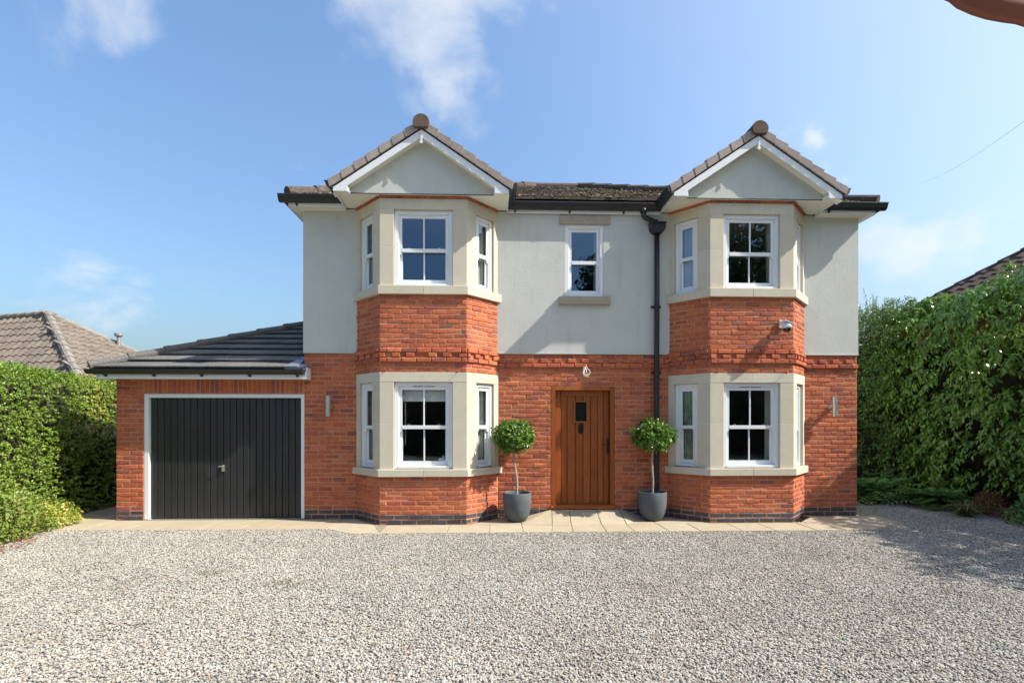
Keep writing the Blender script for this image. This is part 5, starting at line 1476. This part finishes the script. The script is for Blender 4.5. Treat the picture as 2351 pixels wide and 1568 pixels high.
bung = tag(empty('bungalow', (*wl(-15.5, 17.5), 0)), 'neighbouring bungalow with a weathered brown hipped tile roof behind the left hedge', 'house')
zA, zE = 5.125, 2.5
A = (*wl(-15.4, 17), zA); A2 = (*wl(-18.7, 17.9), zA); Bc = (*wl(-11.4, 13.6), zE); Cc = (*wl(-11.0, 20.8), zE); B2 = (*wl(-19.1, 15.7), zE); C2 = (*wl(-20.5, 23), zE)
rs = MB(); n = rs.P([A, A2, Bc, Cc, B2, C2]); rs.F([(4, 2, 0, 1), (2, 3, 0), (3, 5, 1, 0), (5, 4, 1)], n, .5); broof = rs.build('roof', 'btile', bung)
ef = (Vector(Bc) - Vector(B2)); er = (Vector(Cc) - Vector(Bc))
place_tiles(broof, [tile_face(broof, [B2, Bc, A, A2], (ef.x, ef.y, 0), .34, .30, 'btile', 300), tile_face(broof, [Bc, Cc, A], (er.x, er.y, 0), .34, .30, 'btile', 300)], 'btile')
hip_run(broof, A, Bc, 'bhip', rad=.13); hip_run(broof, A, Cc, 'bhip'); hip_run(broof, A2, A, 'bhip', name='ridge_tile')
wb = MB(); cx = sum(p[0] for p in (Bc, Cc, B2, C2)) / 4; cy = sum(p[1] for p in (Bc, Cc, B2, C2)) / 4
wb.prism([(cx + (p[0] - cx) * .92, cy + (p[1] - cy) * .92) for p in (B2, Bc, Cc, C2)], 0, zE + .05, 0); wb.build('wall', 'bwall', bung)
fx, fy = wl(-13.9, 18.1)
fz = 1.54 + (970 - 787) / 1176 * 18.1
b = MB(); b.tube([(fx, fy, fz - .5), (fx, fy, fz + .22)], .06, 12, 0); b.lathe((fx, fy, fz + .22), [(.0, 0), (.10, 0), (.13, .03), (.13, .10), (.11, .11), (0, .11)], 16, 0); b.build('flue', 'vent', bung)

rh = tag(empty('neighbouring_house', (*wl(13, 11.5), 0)), 'neighbouring house with a dark brown tiled roof rising behind the right hedge', 'house')
P1 = Vector((*wl(11.1, 13), 4.90)); hd_ = Vector((*wl(12.1, 12), 4.90 + .70)) - P1
hdv = Vector((math.cos(math.radians(-45 + 2)), math.sin(math.radians(-45 + 2)), 0))
lo = P1 - hd_ * 1.6; hi = P1 + hd_ * 2.6
ed = Vector((.0, -1, 0))
lo2 = lo + ed * 8; hi2 = hi + ed * 3
rs = MB(); n = rs.P([lo, hi, hi2, lo2, lo + Vector((8, 0, 0)), lo2 + Vector((8, 0, 0))]); rs.F([(0, 3, 2, 1), (0, 1, 4), (4, 1, 2, 5), (3, 5, 2)], n, .5); rr_ = rs.build('roof', 'rtile', rh)
place_tiles(rr_, [tile_face(rr_, [lo, lo2, hi2, hi], (0, -1, 0), .33, .30, 'rtile', 300)], 'rtile', 200)
hip_run(rr_, hi, lo, 'rtile', rad=.07)
wb = MB(); wb.box(lo.x + .4, lo.x + 7, lo2.y + .4, lo.y - .4, 0, lo.z + .1, 0); wb.build('wall', 'bwall', rh)

c0 = Vector((*wl(15.4, 14.5), 0)); c0.z = 1.54 + (970 - 225) / 1176 * 14.5
c1 = Vector((*wl(36, 45), 0)); c1.z = 1.54 + (970 - 420) / 1176 * 45
b = MB(); pts = []
for k in range(21):
    t = k / 20; p = c0.lerp(c1, t); p.z -= 1.0 * 4 * t * (1 - t) * .35; pts.append(p)
b.tube(pts, .0055, 5, 0); cab = tag(b.build('overhead_cable', 'iron'), 'thin dark overhead cable crossing the sky on the right', 'cable')

# unidentified brown shape in the top right corner, modelled as cloth with added post
oh = tag(empty('overhang', (2.75, -6.6, 0)), 'unidentified smooth reddish brown shape cutting into the top right corner of the sky', 'overhang')
edge = [(2150, -6), (2178, 6), (2196, 21), (2230, 36), (2262, 46), (2300, 53), (2331, 57), (2352, 64), (2400, 74), (2470, 80)]
V = []; F = []
D0 = 2.0
K = 8
for i, (u, v) in enumerate(edge):
    d = pix_dir(u, v); k = D0 / (d.y * math.cos(math.radians(1.9)) + d.x * math.sin(math.radians(1.9))); p = Vector((0, -8.3, 1.54)) + d * k
    for j in range(K):
        t = j / (K - 1)
        V.append((p.x + .55 * t * (1 - i / 14) + .02 * t, p.y - .10 * t + .35 * t * t, p.z + .26 * math.sin(t * 1.5)))
for i in range(len(edge) - 1):
    for j in range(K - 1): F.append((i * K + j, (i + 1) * K + j, (i + 1) * K + j + 1, i * K + j + 1))
o = np_mesh('canopy', np.array(V), np.array(F), np.zeros(len(F)), 'brown', oh)
o.data.polygons.foreach_set('use_smooth', [True] * len(F)); sd = o.modifiers.new('thickness', 'SOLIDIFY'); sd.thickness = .03; sd.offset = 1
b = MB(); b.tube([(2.75, -6.6, 0), (2.75, -6.6, 3.55)], .025, 10, 0); b.build('post', 'wood', oh)

# trees across the road, seen only as reflections in the panes
def tree(x, y, H, R, label, seed):
    h = tag(empty('tree', (x, y, 0)), label, 'tree', 'trees across the road'); rng = np.random.default_rng(seed)
    t = MB(); t.tube([(x, y, 0), (x + .1, y, H * .35), (x, y + .1, H * .7)], [.3, .22, .08], 10)
    for k in range(7):
        a = rng.random() * 6.28; z = H * rng.uniform(.3, .6); t.tube([(x, y, z), (x + math.cos(a) * R * .4, y + math.sin(a) * R * .4, z + H * .12), (x + math.cos(a) * R * .75, y + math.sin(a) * R * .75, z + H * .2)], [.1, .07, .02], 6)
    t.build('trunk', 'wood', h)
    n = 9000; d = unit(rng.normal(size=(n, 3))); r = rng.random(n) ** .4; sc = 1 + (fbm(d * 2 + seed, seed, 3) - .5) * 1.0
    pos = np.array([x, y, H * .6]) + d * np.array([R, R, H * .42]) * (r * sc)[:, None]
    leaf_mesh('crown', pos, rng.normal(size=(n, 3)), d + rng.normal(size=(n, 3)) * .5, rng.uniform(.25, .45, n), rng.uniform(.15, .28, n), 'treeleaf', h, kind='stuff')


hedge('unseen_hedge', [(-26, -17), (0, -17.4), (30, -17)][::-1], 3.5, 1.6, .4, 3500, .16, .10, 'treeleaf', .3, .5, 'unseen dark hedge added behind the viewer so the lower panes reflect dark', 'hedge', 97, inset=.3, depthj=.15, slen=.4, nleaf=8)  # hedge added out of view to darken the lower panes' reflections
for i, (x, H, R) in enumerate(((6.8, 11.6, 2.5), (12.5, 13.5, 3.6), (17.5, 15, 4.2), (23, 14, 4), (-9, 6.0, 2.6))):
    tree(x, -23 + (i % 2) * 2, H, R, ('slim tree mirrored in the small landing window', 'broad tree mirrored in the left panes of the upper right bay', 'tall broad tree mirrored in the right panes of the upper right bay', 'large tree far to the right behind the viewer', 'low tree behind the viewer on the garage side')[i], 90 + i)
